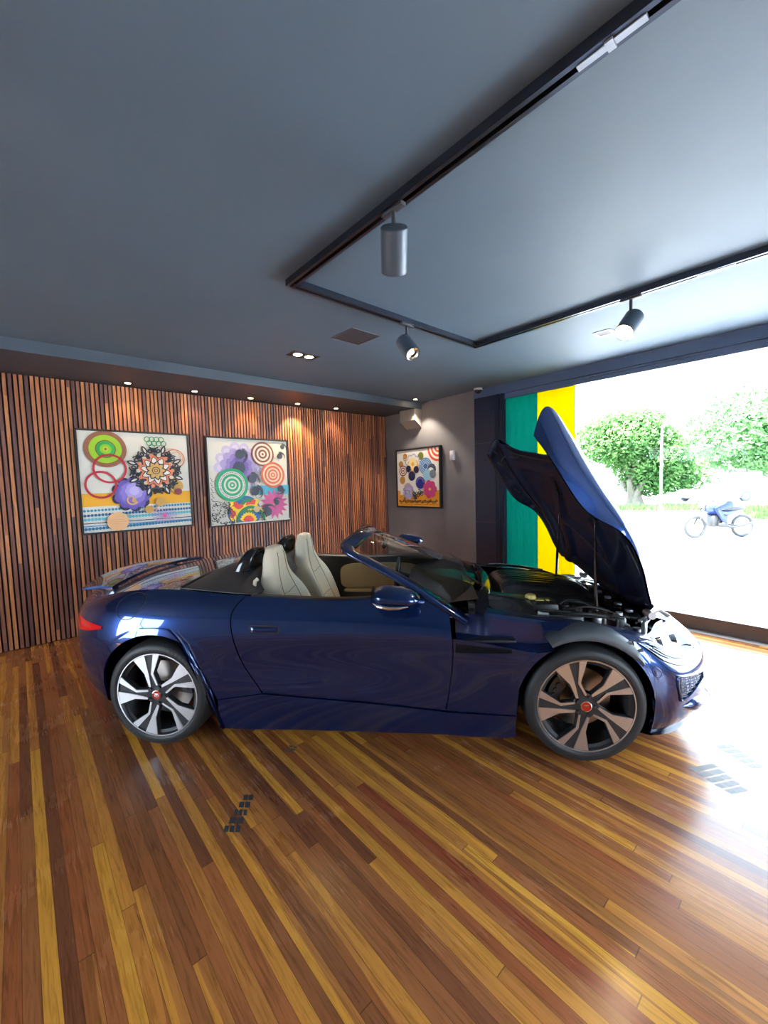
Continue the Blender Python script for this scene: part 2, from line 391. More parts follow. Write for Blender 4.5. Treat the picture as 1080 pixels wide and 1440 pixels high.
def shell(s, t, off=0.0):
    """Point on the near-or-far flank shell: s along the car, t 0 (sill) .. 5 (shoulder); y is positive outwards."""
    k = round(s, 5)
    ev = _cache.get(k)
    if ev is None:
        ev = _cache[k] = nat_spline(range(6), SHELL(s))
    p = np.array(ev(t))
    # rolled lip round each wheel arch
    for (cx, cz), R in ((REAR_C, ARCH_R), (FRONT_C, ARCH_F)):
        d = math.hypot(p[0] - cx, p[2] - cz) - R if p[2] > cz else abs(p[0] - cx) - R
        if -.05 < d < .06 and p[2] < .80:
            f = min(max((.056 - d) / .024, 0), 1); f = f * f * (3 - 2 * f) * min(max((p[2] - cz + .02) / .16, 0), 1)
            p[1] += .003 * f
    return p
def shell_n(s, t):
    e = 1e-3
    a = shell(s + e, t) - shell(s - e, t); b = shell(s, min(t + e * 5, 5)) - shell(s, max(t - e * 5, 0))
    n = np.cross(b, a); n /= np.linalg.norm(n) + 1e-12
    return n if n[1] > 0 or abs(n[0]) > abs(n[1]) else -n
def arch_t(s, t0=0.0):
    """Lowest t of column s that clears the wheel arch."""
    m = SHELL(s); x = m[2][0]
    for (cx, cz), R in ((REAR_C, ARCH_R), (FRONT_C, ARCH_F)):
        if abs(x - cx) < R - 1e-4:
            lo, hi = 0.0, 5.0
            zz = cz + math.sqrt(max(R * R - (x - cx) ** 2, 0))
            for _ in range(30):
                mid = (lo + hi) / 2
                if shell(s, mid)[2] < zz: lo = mid
                else: hi = mid
            return max(t0, hi)
    return t0

# ---------------------------------------------------------------- bonnet (closed table, rows run rear edge -> front edge)
BN_U = [0, 1, 2, 3, 4, 5, 6]
BN = [
 # rear edge (cowl):      v0 centre        v1               v2               v3               v4               v5 wing edge
 [(2.11,0,.965),  (2.09,.28,.972), (2.02,.55,.955), (1.92,.76,.928), (1.775,.858,.885), (1.85,.905,.72)],
 [(2.32,0,.952),  (2.30,.28,.960), (2.24,.55,.940), (2.16,.77,.900), (2.07,.89,.825), (2.07,.935,.695)],
 [(2.58,0,.922),  (2.56,.28,.932), (2.50,.55,.900), (2.42,.77,.868), (2.37,.90,.800), (2.36,.945,.67)],
 [(2.80,0,.882),  (2.78,.28,.888), (2.72,.55,.860), (2.64,.75,.845), (2.58,.895,.805), (2.56,.945,.738)],
 [(3.08,0,.812),  (3.05,.27,.815), (2.98,.51,.79), (2.88,.71,.785), (2.80,.86,.765), (2.78,.91,.722)],
 [(3.30,0,.735),  (3.27,.26,.735), (3.17,.48,.725), (3.06,.68,.72), (2.95,.82,.705), (2.92,.87,.68)],
 [(3.40,0,.69),   (3.36,.25,.692), (3.27,.46,.685), (3.16,.65,.68), (3.08,.76,.665), (3.06,.80,.65)],
]
_bn_rows = nat_spline(BN_U, np.array(BN, float))
HX, HZ, HA = 3.30, .80, math.radians(-52)
_bc = {}
def bonnet_closed(u, v):
    k = round(u, 4)
    ev = _bc.get(k)
    if ev is None:
        r = _bn_rows(u); m = np.array([1, -1, 1.])
        ev = _bc[k] = nat_spline(range(-5, 6), np.array([r[abs(j)] * (m if j < 0 else 1) for j in range(-5, 6)]))
    return np.array(ev(v))          # v < 0: right (near) wing
def bonnet_open(p):
    dx, dz = p[0] - HX, p[2] - HZ; c, s = math.cos(HA), math.sin(HA)
    return np.array([HX + dx * c - dz * s, p[1], HZ + dx * s + dz * c])
def bonnet_n(u, v):
    e = .01
    a = bonnet_closed(min(u + e, 6), v) - bonnet_closed(max(u - e, 0), v)
    b = bonnet_closed(u, min(v + e, 5)) - bonnet_closed(u, max(v - e, -5))
    n = np.cross(a, b); n /= np.linalg.norm(n) + 1e-12
    return n if n[2] > 0 or abs(n[2]) < .3 and n[1] * v > 0 else -n
# ================================================================= paintings
PC = {}
def pc(rgb):
    if rgb not in PC: PC[rgb] = pm('canvas_paint', rgb, .6)
    return PC[rgb]
class Art:
    """Flat shapes of paint on a canvas; u to the right, v down, both 0..1."""
    def __init__(self, w, h, M): self.w, self.h, self.M, self.mb, self.k, self.mats = w, h, M, MB(), 0, []
    def mat(self, rgb):
        m = pc(rgb)
        if m not in self.mats: self.mats.append(m)
        return self.mats.index(m)
    def poly(self, pts, rgb):
        self.k += 1
        pts = [(min(max(u, 0), 1), min(max(v, 0), 1)) for u, v in pts]
        self.mb.add([self.M @ Vector(((u - .5) * self.w, (.5 - v) * self.h, .0002 + .00009 * self.k)) for u, v in pts], [tuple(range(len(pts)))], self.mat(rgb))
    def disc(self, u, v, r, rgb, n=40): self.poly([(u + r * math.cos(-2 * PI * i / n), v + r * math.sin(-2 * PI * i / n)) for i in range(n)], rgb)
    def ring(self, u, v, r0, r1, rgb, n=40, a0=0, a1=2 * PI):
        self.k += 1; z = .0002 + .00009 * self.k; vs = []; cl = abs(a1 - a0 - 2 * PI) < 1e-6; m = n if cl else n + 1
        for r in (r0, r1):
            for i in range(m):
                a = a0 + (a1 - a0) * i / n
                vs.append(self.M @ Vector(((min(max(u + r * math.cos(a), 0), 1) - .5) * self.w, (.5 - min(max(v + r * math.sin(a), 0), 1)) * self.h, z)))
        self.mb.add(vs, [(i, (i + 1) % m, m + (i + 1) % m, m + i) for i in range(n)], self.mat(rgb))
    def rect(self, u0, v0, u1, v1, rgb): self.poly([(u0, v1), (u1, v1), (u1, v0), (u0, v0)], rgb)
    def star(self, u, v, r0, r1, n, rgb, ph=0.): self.poly([(u + (r1 if i % 2 == 0 else r0) * math.cos(ph - PI * i / n), v + (r1 if i % 2 == 0 else r0) * math.sin(ph - PI * i / n)) for i in range(2 * n)], rgb)
    def petals(self, u, v, r, rp, n, rgb, ph=0.):
        for i in range(n): self.disc(u + r * math.cos(ph + 2 * PI * i / n), v + r * math.sin(ph + 2 * PI * i / n), rp, rgb, 16)
    def leaf(self, u, v, a, l0, l1, w, rgb):
        c, s = math.cos(a), math.sin(a); P = []
        for i in range(17):
            t = i / 16; P.append((l0 + (l1 - l0) * t, w * math.sin(PI * t) ** .8))
        P += [(x, -y) for x, y in P[::-1]]
        self.poly([(u + x * c - y * s, v + x * s + y * c) for x, y in P[::-1]], rgb)
    def stroke(self, pts, w, rgb):
        for i in range(len(pts) - 1):
            (x0, y0), (x1, y1) = pts[i], pts[i + 1]; d = math.hypot(x1 - x0, y1 - y0) or 1
            w0, w1 = (w, w) if not isinstance(w, (list, tuple)) else (w[i], w[i + 1])
            nx, ny = (y1 - y0) / d, -(x1 - x0) / d
            self.poly([(x0 + nx * w0, y0 + ny * w0), (x0 - nx * w0, y0 - ny * w0), (x1 - nx * w1, y1 - ny * w1), (x1 + nx * w1, y1 + ny * w1)], rgb); self.k -= 1
        self.k += 1
    def curl(self, u, v, r, rgb, turns=1.4, a0=0., w=.006, sg=1):
        n = 22; self.stroke([(u + r * (1 - .78 * i / n) * math.cos(a0 + sg * turns * 2 * PI * i / n), v + r * (1 - .78 * i / n) * math.sin(a0 + sg * turns * 2 * PI * i / n)) for i in range(n + 1)], w, rgb)
    def comma(self, u, v, r, a, rgb, tail=2.2):
        self.disc(u, v, r, rgb, 24); c = []; n = 12
        for i in range(n + 1):
            t = i / n; aa = a + t * 2.3; rr = r * (1 + t * .9 * tail / 2.2); c.append((u + rr * math.cos(aa) * (1 + .1 * t), v + rr * math.sin(aa)))
        self.stroke(c, [r * .55 * (1 - i / n) + .002 for i in range(n + 1)], rgb)
def painting(label, w, h, M, draw, fr=.022, depth=.045):
    root = thing('painting', label, 'painting'); root.matrix_world = M
    I = Matrix.Identity(4)
    mb = MB()
    for a, b, c, d in ((-w / 2, w / 2, h / 2 - fr, h / 2), (-w / 2, w / 2, -h / 2, -h / 2 + fr), (-w / 2, -w / 2 + fr, -h / 2 + fr, h / 2 - fr), (w / 2 - fr, w / 2, -h / 2 + fr, h / 2 - fr)): mb.box(a, b, c, d, 0, depth)
    mb.build('frame', M_BLACK, root, smooth=0)
    A = Art(w - 2 * fr, h - 2 * fr, Matrix.Translation((0, 0, depth - .010))); draw(A)
    A.mb.box(-w / 2 + fr, w / 2 - fr, -h / 2 + fr, h / 2 - fr, .002, depth - .0101, A.mat((206, 204, 194)))
    A.mb.build('canvas', A.mats, root, smooth=0)
    return root
WH = (206, 204, 194); NAVY = (28, 34, 46)
def draw_flower(A):
    R_ = random.Random(5)
    A.rect(0, .615, 1, .745, (226, 164, 26))
    for v, c, r in ((.785, (30, 130, 160), .011), (.832, (24, 92, 134), .012), (.872, (84, 176, 192), .013), (.965, (22, 112, 150), .013)):
        for i in range(34): A.disc(.015 + .0294 * i, v - .0006 * i, r * 1.15, c, 10)
    A.rect(0, .905, 1, .913, (30, 36, 52)); A.rect(0, .932, 1, .942, (84, 130, 180))
    for r, c in ((.182, (134, 84, 58)), (.140, (140, 186, 20)), (.088, (118, 72, 40)), (.080, (20, 150, 62)), (.050, (128, 190, 30)), (.028, (172, 196, 40)), (.010, (130, 60, 30))): A.disc(.225, .175, r, c)
    A.ring(.86, .26, .095, .103, (190, 96, 54)); A.ring(.88, .25, .060, .066, (214, 150, 90)); A.ring(.83, .24, .085, .090, (196, 120, 60))
    for i in range(9): A.ring(.60 + .045 * (i % 4) + .02 * (i // 4), .06 + .04 * (i // 4), .022, .030, (24, 128, 84), 20)
    for i in range(9):
        a = 2 * PI * i / 9; A.disc(.43 + .135 * math.cos(a), .63 + .135 * math.sin(a), .052, (38, 34, 66))
    A.petals(.43, .63, .115, .05, 10, (98, 80, 166), .3); A.disc(.43, .63, .125, (112, 96, 182)); A.petals(.44, .62, .08, .04, 10, (132, 116, 200)); A.petals(.45, .60, .05, .034, 8, (164, 150, 214)); A.disc(.45, .60, .045, (184, 172, 224))
    A.ring(.25, .37, .128, .148, (172, 24, 44)); A.ring(.165, .53, .118, .138, (172, 24, 44))
    # dark lace rosette
    u, v = .665, .39
    for u_, v_, r in ((.86, .56, .07), (.56, .50, .05), (.80, .50, .06)): A.disc(u_, v_, r, (190, 148, 70))
    A.disc(u, v, .185, NAVY)
    for i in range(14):
        a = 2 * PI * i / 14; A.disc(u + .165 * math.cos(a), v + .165 * math.sin(a), .020, (206, 190, 160) if i % 2 else (214, 128, 90), 14)
    for i in range(10): A.leaf(u, v, 2 * PI * i / 10 + .2, .03, .172, .044, (214, 120, 84)); 
    for i in range(10): A.leaf(u, v, 2 * PI * i / 10 + .2, .03, .150, .034, NAVY)
    for i in range(10): A.leaf(u, v, 2 * PI * i / 10 + .2, .03, .142, .026, (216, 208, 198))
    for i in range(9): A.leaf(u, v, 2 * PI * i / 9, .02, .105, .030, NAVY)
    for i in range(9): A.leaf(u, v, 2 * PI * i / 9, .02, .092, .020, (196, 154, 84))
    A.disc(u, v, .040, NAVY); A.disc(u, v, .032, (196, 154, 84)); A.ring(u, v, .012, .018, NAVY)
    for i in range(8):
        a = 2 * PI * i / 8 + .35; A.leaf(u, v, a, .18, .285, .024, NAVY); A.leaf(u, v, a, .20, .265, .010, (200, 196, 186))
        for sg in (-1, 1):
            b = a + sg * .21; A.curl(u + .215 * math.cos(b), v + .215 * math.sin(b), .034, NAVY, 1.3, b, .008, sg)
            b = a + sg * .36; A.curl(u + .212 * math.cos(b), v + .212 * math.sin(b), .026, NAVY, 1.2, b + 1, .007, -sg)
    A.disc(.875, .62, .036, (122, 50, 66)); A.disc(.69, .725, .048, (190, 148, 76)); A.disc(.575, .80, .040, (188, 144, 66)); A.stroke([(.60, .83), (.64, .82), (.66, .77)], .006, (206, 150, 130))
    A.curl(.42, .69, .055, (214, 164, 110), 1.2, .4, .007); A.disc(.44, .70, .022, (190, 150, 80))
    for i in range(26):
        a = 2 * PI * i / 26; A.stroke([(.72 + .03 * math.cos(a), .875 + .022 * math.sin(a)), (.72 + .125 * math.cos(a), .875 + .085 * math.sin(a))], .0022, (176, 130, 190) if i % 2 else (120, 130, 190))
    A.star(.72, .875, .018, .034, 9, (214, 90, 160))
    A.disc(.285, .905, .095, (222, 172, 124))
    for i in range(3): A.rect(.20, .885 + .02 * i, .37, .888 + .02 * i, (206, 148, 104))
def draw_rings(A):
    R_ = random.Random(9)
    for r, rp, n, c in ((.235, .062, 13, (186, 176, 206)), (.175, .055, 12, (166, 152, 200)), (.125, .045, 11, (140, 122, 186)), (.085, .036, 11, (116, 96, 168))):
        A.disc(.36, .33, r, c); A.petals(.36, .33, r, rp, n, c, .2); A.petals(.36, .33, r - .01, rp * .6, n, (200, 192, 214) if r > .2 else c, .2)
    A.star(.36, .34, .068, .085, 18, (62, 68, 86))
    A.rect(.5, .555, 1, .668, (74, 174, 204))
    for i in range(26):
        A.curl(.52 + .2 * R_.random(), .36 + .32 * R_.random(), .018 + .014 * R_.random(), (120, 112, 120), 1.2, R_.random() * 6, .0022)
    for i, r in enumerate((.150, .128, .104, .080, .056, .034, .014)): A.disc(.665, .17, r, (124, 74, 62) if i % 2 == 0 else (214, 206, 190))
    for i, r in enumerate((.160, .134, .112, .090, .068, .048, .030, .014)): A.disc(.79, .425, r, (204, 96, 62) if i % 2 == 0 else (214, 198, 172))
    for i in range(40):
        a = 2 * PI * i / 40; A.disc(.79 + .10 * math.cos(a), .425 + .10 * math.sin(a), .006, (204, 96, 62), 8)
    A.star(.79, .79, .125, .195, 15, (198, 88, 146), .1); A.disc(.79, .79, .012, (230, 190, 120))
    # bright petal ball
    A.disc(.40, .87, .20, (34, 96, 160)); A.disc(.45, .80, .10, (50, 120, 80))
    for (u, v, a0) in ((.22, .86, 0), (.44, .98, -1.5), (.47, .74, 1.2), (.33, .76, 2)):
        for i in range(9): A.leaf(u, v, a0 + (i - 4) * .32, .02, .115, .022, (236, 200, 40))
        for i in range(9): A.leaf(u, v, a0 + (i - 4) * .32, .01, .075, .016, (216, 70, 60))
    A.ring(.47, .98, .15, .185, (40, 120, 84), 30, PI, 2 * PI); A.ring(.47, .98, .19, .20, (230, 206, 60), 30, PI, 2 * PI)
    A.rect(0, .985, 1, 1, WH); A.disc(.55, .84, .040, (196, 172, 130))
    for i, r in enumerate((.195, .160, .128, .100, .078, .052, .032, .014)): A.disc(.26, .54, r, (26, 156, 104) if i % 2 == 0 else (206, 204, 196))
    for i in range(50):
        a = 2 * PI * i / 50; A.disc(.26 + .145 * math.cos(a), .54 + .145 * math.sin(a), .006, (60, 66, 80) if i % 3 else (150, 150, 190), 8)
    for (u, v, r, a) in ((.37, .18, .055, -1.0), (.51, .47, .050, -1.6), (.54, .62, .055, -1.2), (.89, .19, .036, -1.8), (.93, .075, .030, -1.6), (.88, .60, .042, .2), (.82, .77, .035, 3.6), (.69, .88, .056, -2.6)): A.comma(u, v, r, a, (58, 68, 82))
    for i in range(90):
        u, v = R_.random() * .26, .74 + .26 * R_.random(); a = R_.random() * 3
        A.leaf(u, v, a, -.014, .014, .005, (44, 44, 48))
    for i in range(30):
        u, v = .56 + R_.random() * .12, .86 + .13 * R_.random(); A.leaf(u, v, R_.random() * 3, -.012, .012, .004, (50, 50, 54))
    A.ring(.02, 1.0, .235, .243, (70, 70, 74), 30, PI * 1.5, 2 * PI); A.ring(.02, 1.0, .275, .281, (70, 70, 74), 30, PI * 1.5, 2 * PI)
    for i in range(14): A.leaf(.01 + .01 * (i % 3), .46 + .02 * i, 1.2 + i, -.012, .012, .004, (50, 50, 54))
def draw_magenta(A):
    R_ = random.Random(2)
    A.rect(0, .80, 1, 1, (218, 146, 30)); A.rect(0, .72, .06, .82, (218, 146, 30)); A.rect(.86, .72, 1, .82, (218, 146, 30))
    for i, r in enumerate((.235, .195, .158, .120, .085, .05)): A.disc(.985, .0, r, (206, 70, 44) if i % 2 == 0 else (222, 212, 196))
    A.disc(.59, .12, .068, (104, 112, 34)); A.disc(.21, .10, .052, (166, 112, 40)); A.curl(.20, .13, .055, (190, 144, 80), 1, .5, .010)
    A.disc(.10, .24, .06, (160, 118, 60)); A.disc(.13, .53, .07, (168, 116, 48))
    for r, c in ((.098, (120, 28, 38)), (.078, WH), (.060, (120, 28, 38)), (.042, WH), (.020, (130, 30, 36))): A.disc(.15, .36, r, c)
    A.petals(.40, .26, .13, .065, 9, (150, 150, 180)); A.petals(.40, .26, .125, .048, 9, (206, 200, 192)); A.disc(.40, .29, .14, (188, 150, 84)); A.petals(.40, .25, .07, .040, 8, (222, 196, 140)); A.disc(.40, .25, .035, (204, 160, 70))
    for u, v, r in ((.29, .33, .062), (.48, .35, .062), (.37, .46, .085)): A.disc(u, v, r, (24, 24, 66))
    for i, r in enumerate((.145, .128, .112, .096, .080, .064, .048)): A.disc(.70, .30, r, (62, 92, 142) if i % 2 == 0 else (150, 180, 206))
    A.disc(.84, .36, .095, (60, 72, 92)); A.disc(.82, .40, .07, (206, 206, 200)); A.disc(.74, .46, .10, (128, 172, 190)); A.disc(.86, .44, .072, (56, 66, 76))
    for i in range(5): A.ring(.86, .44, .012 + .013 * i, .017 + .013 * i, (150, 160, 170), 24)
    A.disc(.57, .585, .108, (26, 28, 116)); A.ring(.57, .585, .070, .074, (180, 184, 220), 24, PI, 2 * PI); A.ring(.57, .585, .086, .090, (180, 184, 220), 24, PI, 2 * PI)
    A.disc(.27, .68, .10, (176, 150, 116)); A.petals(.28, .74, .09, .05, 9, (150, 142, 176)); A.disc(.28, .74, .08, (160, 152, 186))
    for i in range(24): A.leaf(.05 + .36 * R_.random(), .66 + .22 * R_.random(), R_.random() * 6, -.03, .03, .008, (104, 136, 120) if i % 2 else (92, 96, 120))
    A.petals(.79, .70, .098, .062, 7, (172, 52, 104)); A.disc(.79, .70, .085, (172, 52, 104)); A.disc(.79, .70, .026, (214, 160, 60))
    for i in range(12): A.curl(.42 + .2 * R_.random(), .74 + .12 * R_.random(), .03 + .02 * R_.random(), (44, 40, 36), 1.2, R_.random() * 6, .007)
    for i in range(22): A.curl(.06 + .042 * i, .915 + .015 * math.sin(i * 2), .026, (52, 40, 24), 1.1, i * 1.3, .007, 1 if i % 2 else -1)
    for i in range(30): A.disc(.03 + .0325 * i, .967, .008, (96, 66, 30), 8)
def wallM(c, right, up): # local x right, y up, z towards the room
    r, u = Vector(right), Vector(up); n = r.cross(u)
    M = Matrix((r, u, n)).transposed().to_4x4(); M.translation = c; return M
PYF = YW - .037
painting('large square painting of a dark lace rosette, lime ringed disc and blue dotted stripes', 1.205, 1.21, wallM((1.124, PYF, 1.768), (1, 0, 0), (0, 0, 1)), draw_flower)
painting('square painting of green, brown and orange ringed discs over a pink star flower', 1.235, 1.245, wallM((2.552, PYF, 1.742), (1, 0, 0), (0, 0, 1)), draw_rings)
painting('small framed painting with a magenta flower hanging on the grey plaster wall', 1.06, 1.05, wallM((XW - .001, 4.965, 1.732), (0, -1, 0), (0, 0, 1)), draw_magenta, .03, .06)

# ================================================================= ceiling fittings
M_LEDW = emis('warm_led', (255, 222, 170), 22)
M_LEDS = emis('unlit_lamp_glow', (255, 226, 180), 1.2)  # faint glow put on the lamp discs of the unlit spotlights
M_REFL = pm('lamp_reflector', (.8, .8, .78), .15, 1.0, srgb=False)
M_LAMPG = pm('lamp_housing', (72, 86, 100), .40, .25)
M_FRAMEG = pm('fitting_grey', (54, 58, 66), .5)
M_WHITEF = pm('fitting_white', (168, 176, 184), .5)
def spot_light(name, loc, aim, power, size, blend, col, parent, r=.03):
    l = bpy.data.lights.new(name, 'SPOT'); l.energy = power; l.spot_size = math.radians(size); l.spot_blend = blend; l.color = col; l.shadow_soft_size = r
    o = bpy.data.objects.new(name, l); COL.objects.link(o); d = (Vector(aim) - Vector(loc)).normalized()
    o.rotation_euler = d.to_track_quat('-Z', 'Y').to_euler(); o.location = loc; return o
# track: three aluminium channels in a U
tr = thing('ceiling_track', 'black three-sided lighting track framing the bright middle of the dark ceiling', 'track', (0, 0, 0))
TX0, TX1, TY = 1.457, 3.515, 2.487
def channel(name, a, b, ax):
    mb = MB()
    def bx(o0, o1, z0, z1):
        if ax == 'y': mb.box(a[0] + o0, a[0] + o1, b[1], a[1], z0, z1)
        else: mb.box(a[0], b[0], a[1] + o0, a[1] + o1, z0, z1)
    bx(-.030, -.018, ZC - .042, ZC); bx(.018, .030, ZC - .042, ZC); bx(-.018, .018, ZC - .008, ZC); bx(-.018, -.011, ZC - .042, ZC - .036); bx(.011, .018, ZC - .042, ZC - .036)
    return mb.build(name, pm('track_black', (58, 66, 80), .28, .8), tr, smooth=0)
channel('track_channel', (TX0, TY + .03), (TX0, -3.4), 'y'); channel('track_channel', (TX1, TY + .03), (TX1, -3.4), 'y'); channel('track_channel', (TX0, TY), (TX1, TY), 'x')
M_JOINT = pm('track_joint_metal', (150, 156, 164), .35, .6)
for x, y in ((TX0, .52), (TX1, .60)):
    mb = MB(); mb.box(x - .012, x + .012, y - .10, y + .10, ZC - .046, ZC - .036); mb.box(x - .02, x + .02, y - .012, y + .012, ZC - .049, ZC - .036)
    mb.build('track_joint', M_JOINT, tr, smooth=0)
def track_spot(label, x, y, aim, r, ln, lit, drop=.09, ax='y'):
    root = thing('track_spotlight', label, 'spotlight', (x, y, ZC - .042), 0, 'track spotlights')
    a = Vector(aim).normalized(); mb = MB()
    if ax == 'y': mb.rbox(-.018, .018, -.07, .07, -.016, .004, .004)
    else: mb.rbox(-.07, .07, -.018, .018, -.016, .004, .004)
    mb.build('track_adapter', M_FRAMEG, root, smooth=30)
    mb = MB(); mb.cyl((0, 0, -.01), (0, 0, -drop - .02), .011, n=12); mb.build('arm', M_FRAMEG, root, smooth=40)
    c = Vector((0, 0, -drop - .01)) + a * (ln * .5 - .012) + (Vector((0, 0, -1)) - a * (-a.z)).normalized() * (r * .9 if abs(a.z) < .97 else 0)
    M = a.to_track_quat('Z', 'Y').to_matrix().to_4x4(); M.translation = c
    mb = MB(); h = ln / 2
    mb.lathe([(0, -h), (r * .93, -h), (r, -h + r * .07), (r, h - .004), (r - .003, h), (r - .006, h - .003), (r - .007, h - .03), (0, h - .032)], 40, 0, M); mb.build('housing', M_LAMPG, root, smooth=35)
    mb = MB(); mb.lathe([(r - .008, h - .004), (r * .78, h - .022), (r * .35, h - .029)], 32, 0, M); mb.build('reflector', M_REFL, root, smooth=40)
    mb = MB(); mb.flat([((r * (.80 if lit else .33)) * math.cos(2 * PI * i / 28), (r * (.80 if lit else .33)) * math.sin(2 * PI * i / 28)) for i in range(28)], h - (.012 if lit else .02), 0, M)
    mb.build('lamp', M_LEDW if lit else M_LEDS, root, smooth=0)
    if lit:
        w = Vector((x, y, ZC - .042)) + c + a * (h + .01); spot_light('track_lamp', w, w + a, 6, 70, .7, (1, .80, .55), root, .04)
        # the soft glow the lamp throws back on its own rim and ceiling
    return root
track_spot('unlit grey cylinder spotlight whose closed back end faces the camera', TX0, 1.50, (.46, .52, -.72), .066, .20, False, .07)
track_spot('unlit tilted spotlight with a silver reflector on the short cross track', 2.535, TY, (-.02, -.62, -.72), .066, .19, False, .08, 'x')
track_spot('lit spotlight glowing warm white on the window-side track', TX1, 1.10, (-.68, .14, -.70), .067, .20, True, .085)
# twin recessed downlight
t = thing('twin_downlight', 'black rectangular recessed downlight with two lit lamps', 'downlight', (2.345, 3.83, ZC), math.radians(0))
mb = MB(); mb.box(-.15, .15, -.075, .075, -.004, 0); mb.build('trim_plate', M_BLACK, t, smooth=0)
mb = MB()
for a, b, c, d in ((-.155, .155, -.08, -.072), (-.155, .155, .072, .08), (-.155, -.147, -.072, .072), (.147, .155, -.072, .072)): mb.box(a, b, c, d, -.007, 0)
mb.build('rim', M_FRAMEG, t, smooth=0)
for x in (-.068, .068):
    mb = MB(); mb.lathe([(.050, -.005), (.046, -.007), (.044, -.005)], 28, 0, Matrix.Translation((x, 0, 0))); mb.build('lamp_ring', M_REFL, t, smooth=40)
    mb = MB(); mb.flat([(x + .044 * math.cos(2 * PI * i / 24), .044 * math.sin(2 * PI * i / 24)) for i in range(23, -1, -1)], -.006); mb.build('lamp', M_LEDW, t, smooth=0)
    spot_light('downlight_lamp', (2.345 + x, 3.83, ZC - .012), (2.345 + x, 3.83, 0), 14, 75, .6, (1, .88, .72), t)
# small downlights in the soffit
names = ['small soffit downlight above the large painting of the dark lace rosette', 'small soffit downlight above the gap between the two large paintings', 'small soffit downlight above the middle of the ringed disc painting', 'small soffit downlight washing the bare slats just past the ringed disc painting', 'small soffit downlight beside the corner where slats meet the grey wall']
def downlight(x, y, z, label, power, grp, col=(1, .70, .40), sz=95):
    d = thing('recessed_downlight', label, 'downlight', (x, y, z), 0, grp)
    mb = MB(); mb.lathe([(.058, 0), (.058, -.004), (.050, -.006), (.042, -.003), (.036, -.001), (0, -.001)], 28); mb.build('trim_ring', M_BLACK, d, smooth=40)
    mb = MB(); mb.flat([(.030 * math.cos(2 * PI * i / 20), .030 * math.sin(2 * PI * i / 20)) for i in range(19, -1, -1)], -.003); mb.build('lamp', M_LEDW, d, smooth=0)
    spot_light('downlight_lamp', (x, y, z - .012), (x, y + .0, 0), power, sz, .5, col, d)
for x, lb, pw in zip((1.055, 1.80, 2.55, 3.30, 4.02), names, (5, 5, 8, 34, 8)): downlight(x, 5.62, ZS, lb, pw, 'soffit downlights')
downlight(4.99, 4.74, ZC, 'lit downlight on the main ceiling close above the folded concrete bracket', 26, None, (1, .90, .74), 100)
# flush access panel, square vent fitting, dome camera
a = thing('access_panel', 'flush square access panel in the dark ceiling beyond the middle track', 'panel', (2.45, 3.07, ZC))
mb = MB(); mb.box(-.155, .155, -.155, .155, -.003, 0); mb.build('panel_door', M_FRAMEG, a, smooth=0)
mb = MB()
for q in ((-.165, .165, -.165, -.157), (-.165, .165, .157, .165), (-.165, -.157, -.157, .157), (.157, .165, -.157, .157)): mb.box(*q, -.004, 0)
mb.build('panel_frame', pm('panel_edge', (96, 104, 116), .4), a, smooth=0)
v = thing('ceiling_spot_recess', 'small rectangular white-rimmed recess in the ceiling between track and window', 'downlight', (4.27, 1.56, ZC))
mb = MB()
for q in ((-.08, .08, -.08, -.055), (-.08, .08, .055, .08), (-.08, -.055, -.055, .055), (.055, .08, -.055, .055)): mb.box(*q, -.006, 0)
mb.build('rim', M_WHITEF, v, smooth=0)
mb = MB(); mb.box(-.055, .055, -.055, .055, -.003, 0); mb.build('recess', pm('recess_brown', (60, 42, 36), .6), v, smooth=0)
dm = thing('dome_camera', 'small dark dome camera on the beam at the top of the dark column', 'camera', (XW - .075, 3.66, ZC))
mb = MB(); mb.lathe([(0, 0), (.062, 0), (.062, -.02), (.054, -.026)], 32); mb.build('base_ring', M_WHITEF, dm, smooth=40)
mb = MB(); mb.lathe([(.054, -.024)] + [(.054 * math.cos(a_), -.024 - .05 * math.sin(a_)) for a_ in [PI / 2 * i / 8 for i in range(1, 9)]], 28); mb.build('dome', pm('dome_black', (.01, .01, .012), .05, srgb=False), dm, smooth=60)
# folded concrete bracket on the grey wall
mb = MB()
mb.add([(XW - .16, 5.25, ZS - .001), (XW - .16, 5.25, 2.72), (XW - .16, 4.885, 2.72), (XW - .16, 4.885, ZS - .001), (XW, 5.25, ZS - .001), (XW, 5.25, 2.60), (XW, 4.885, 2.60), (XW, 4.885, ZS - .001)],
       [(0, 1, 2, 3), (0, 4, 5, 1), (1, 5, 6, 2), (2, 6, 7, 3), (4, 7, 6, 5), (0, 3, 7, 4)])
br = tag(mb.build('wall_bracket', M_CONC2, smooth=0), 'pale angular concrete bracket under the ceiling on the grey wall', 'bracket')
# small white sensor box
s = thing('wall_sensor', 'small white box fixed high on the grey wall beside the small framed painting', 'sensor', (XW, 4.20, 2.07))
mb = MB(); mb.rbox(-.055, 0, -.038, .038, -.075, .075, .008); mb.build('casing', pm('sensor_white', (196, 186, 190), .5), s, smooth=40)
mb = MB(); mb.rbox(-.060, -.05, -.022, .022, -.045, .02, .004); mb.build('lens', M_WHITEF, s, smooth=40)

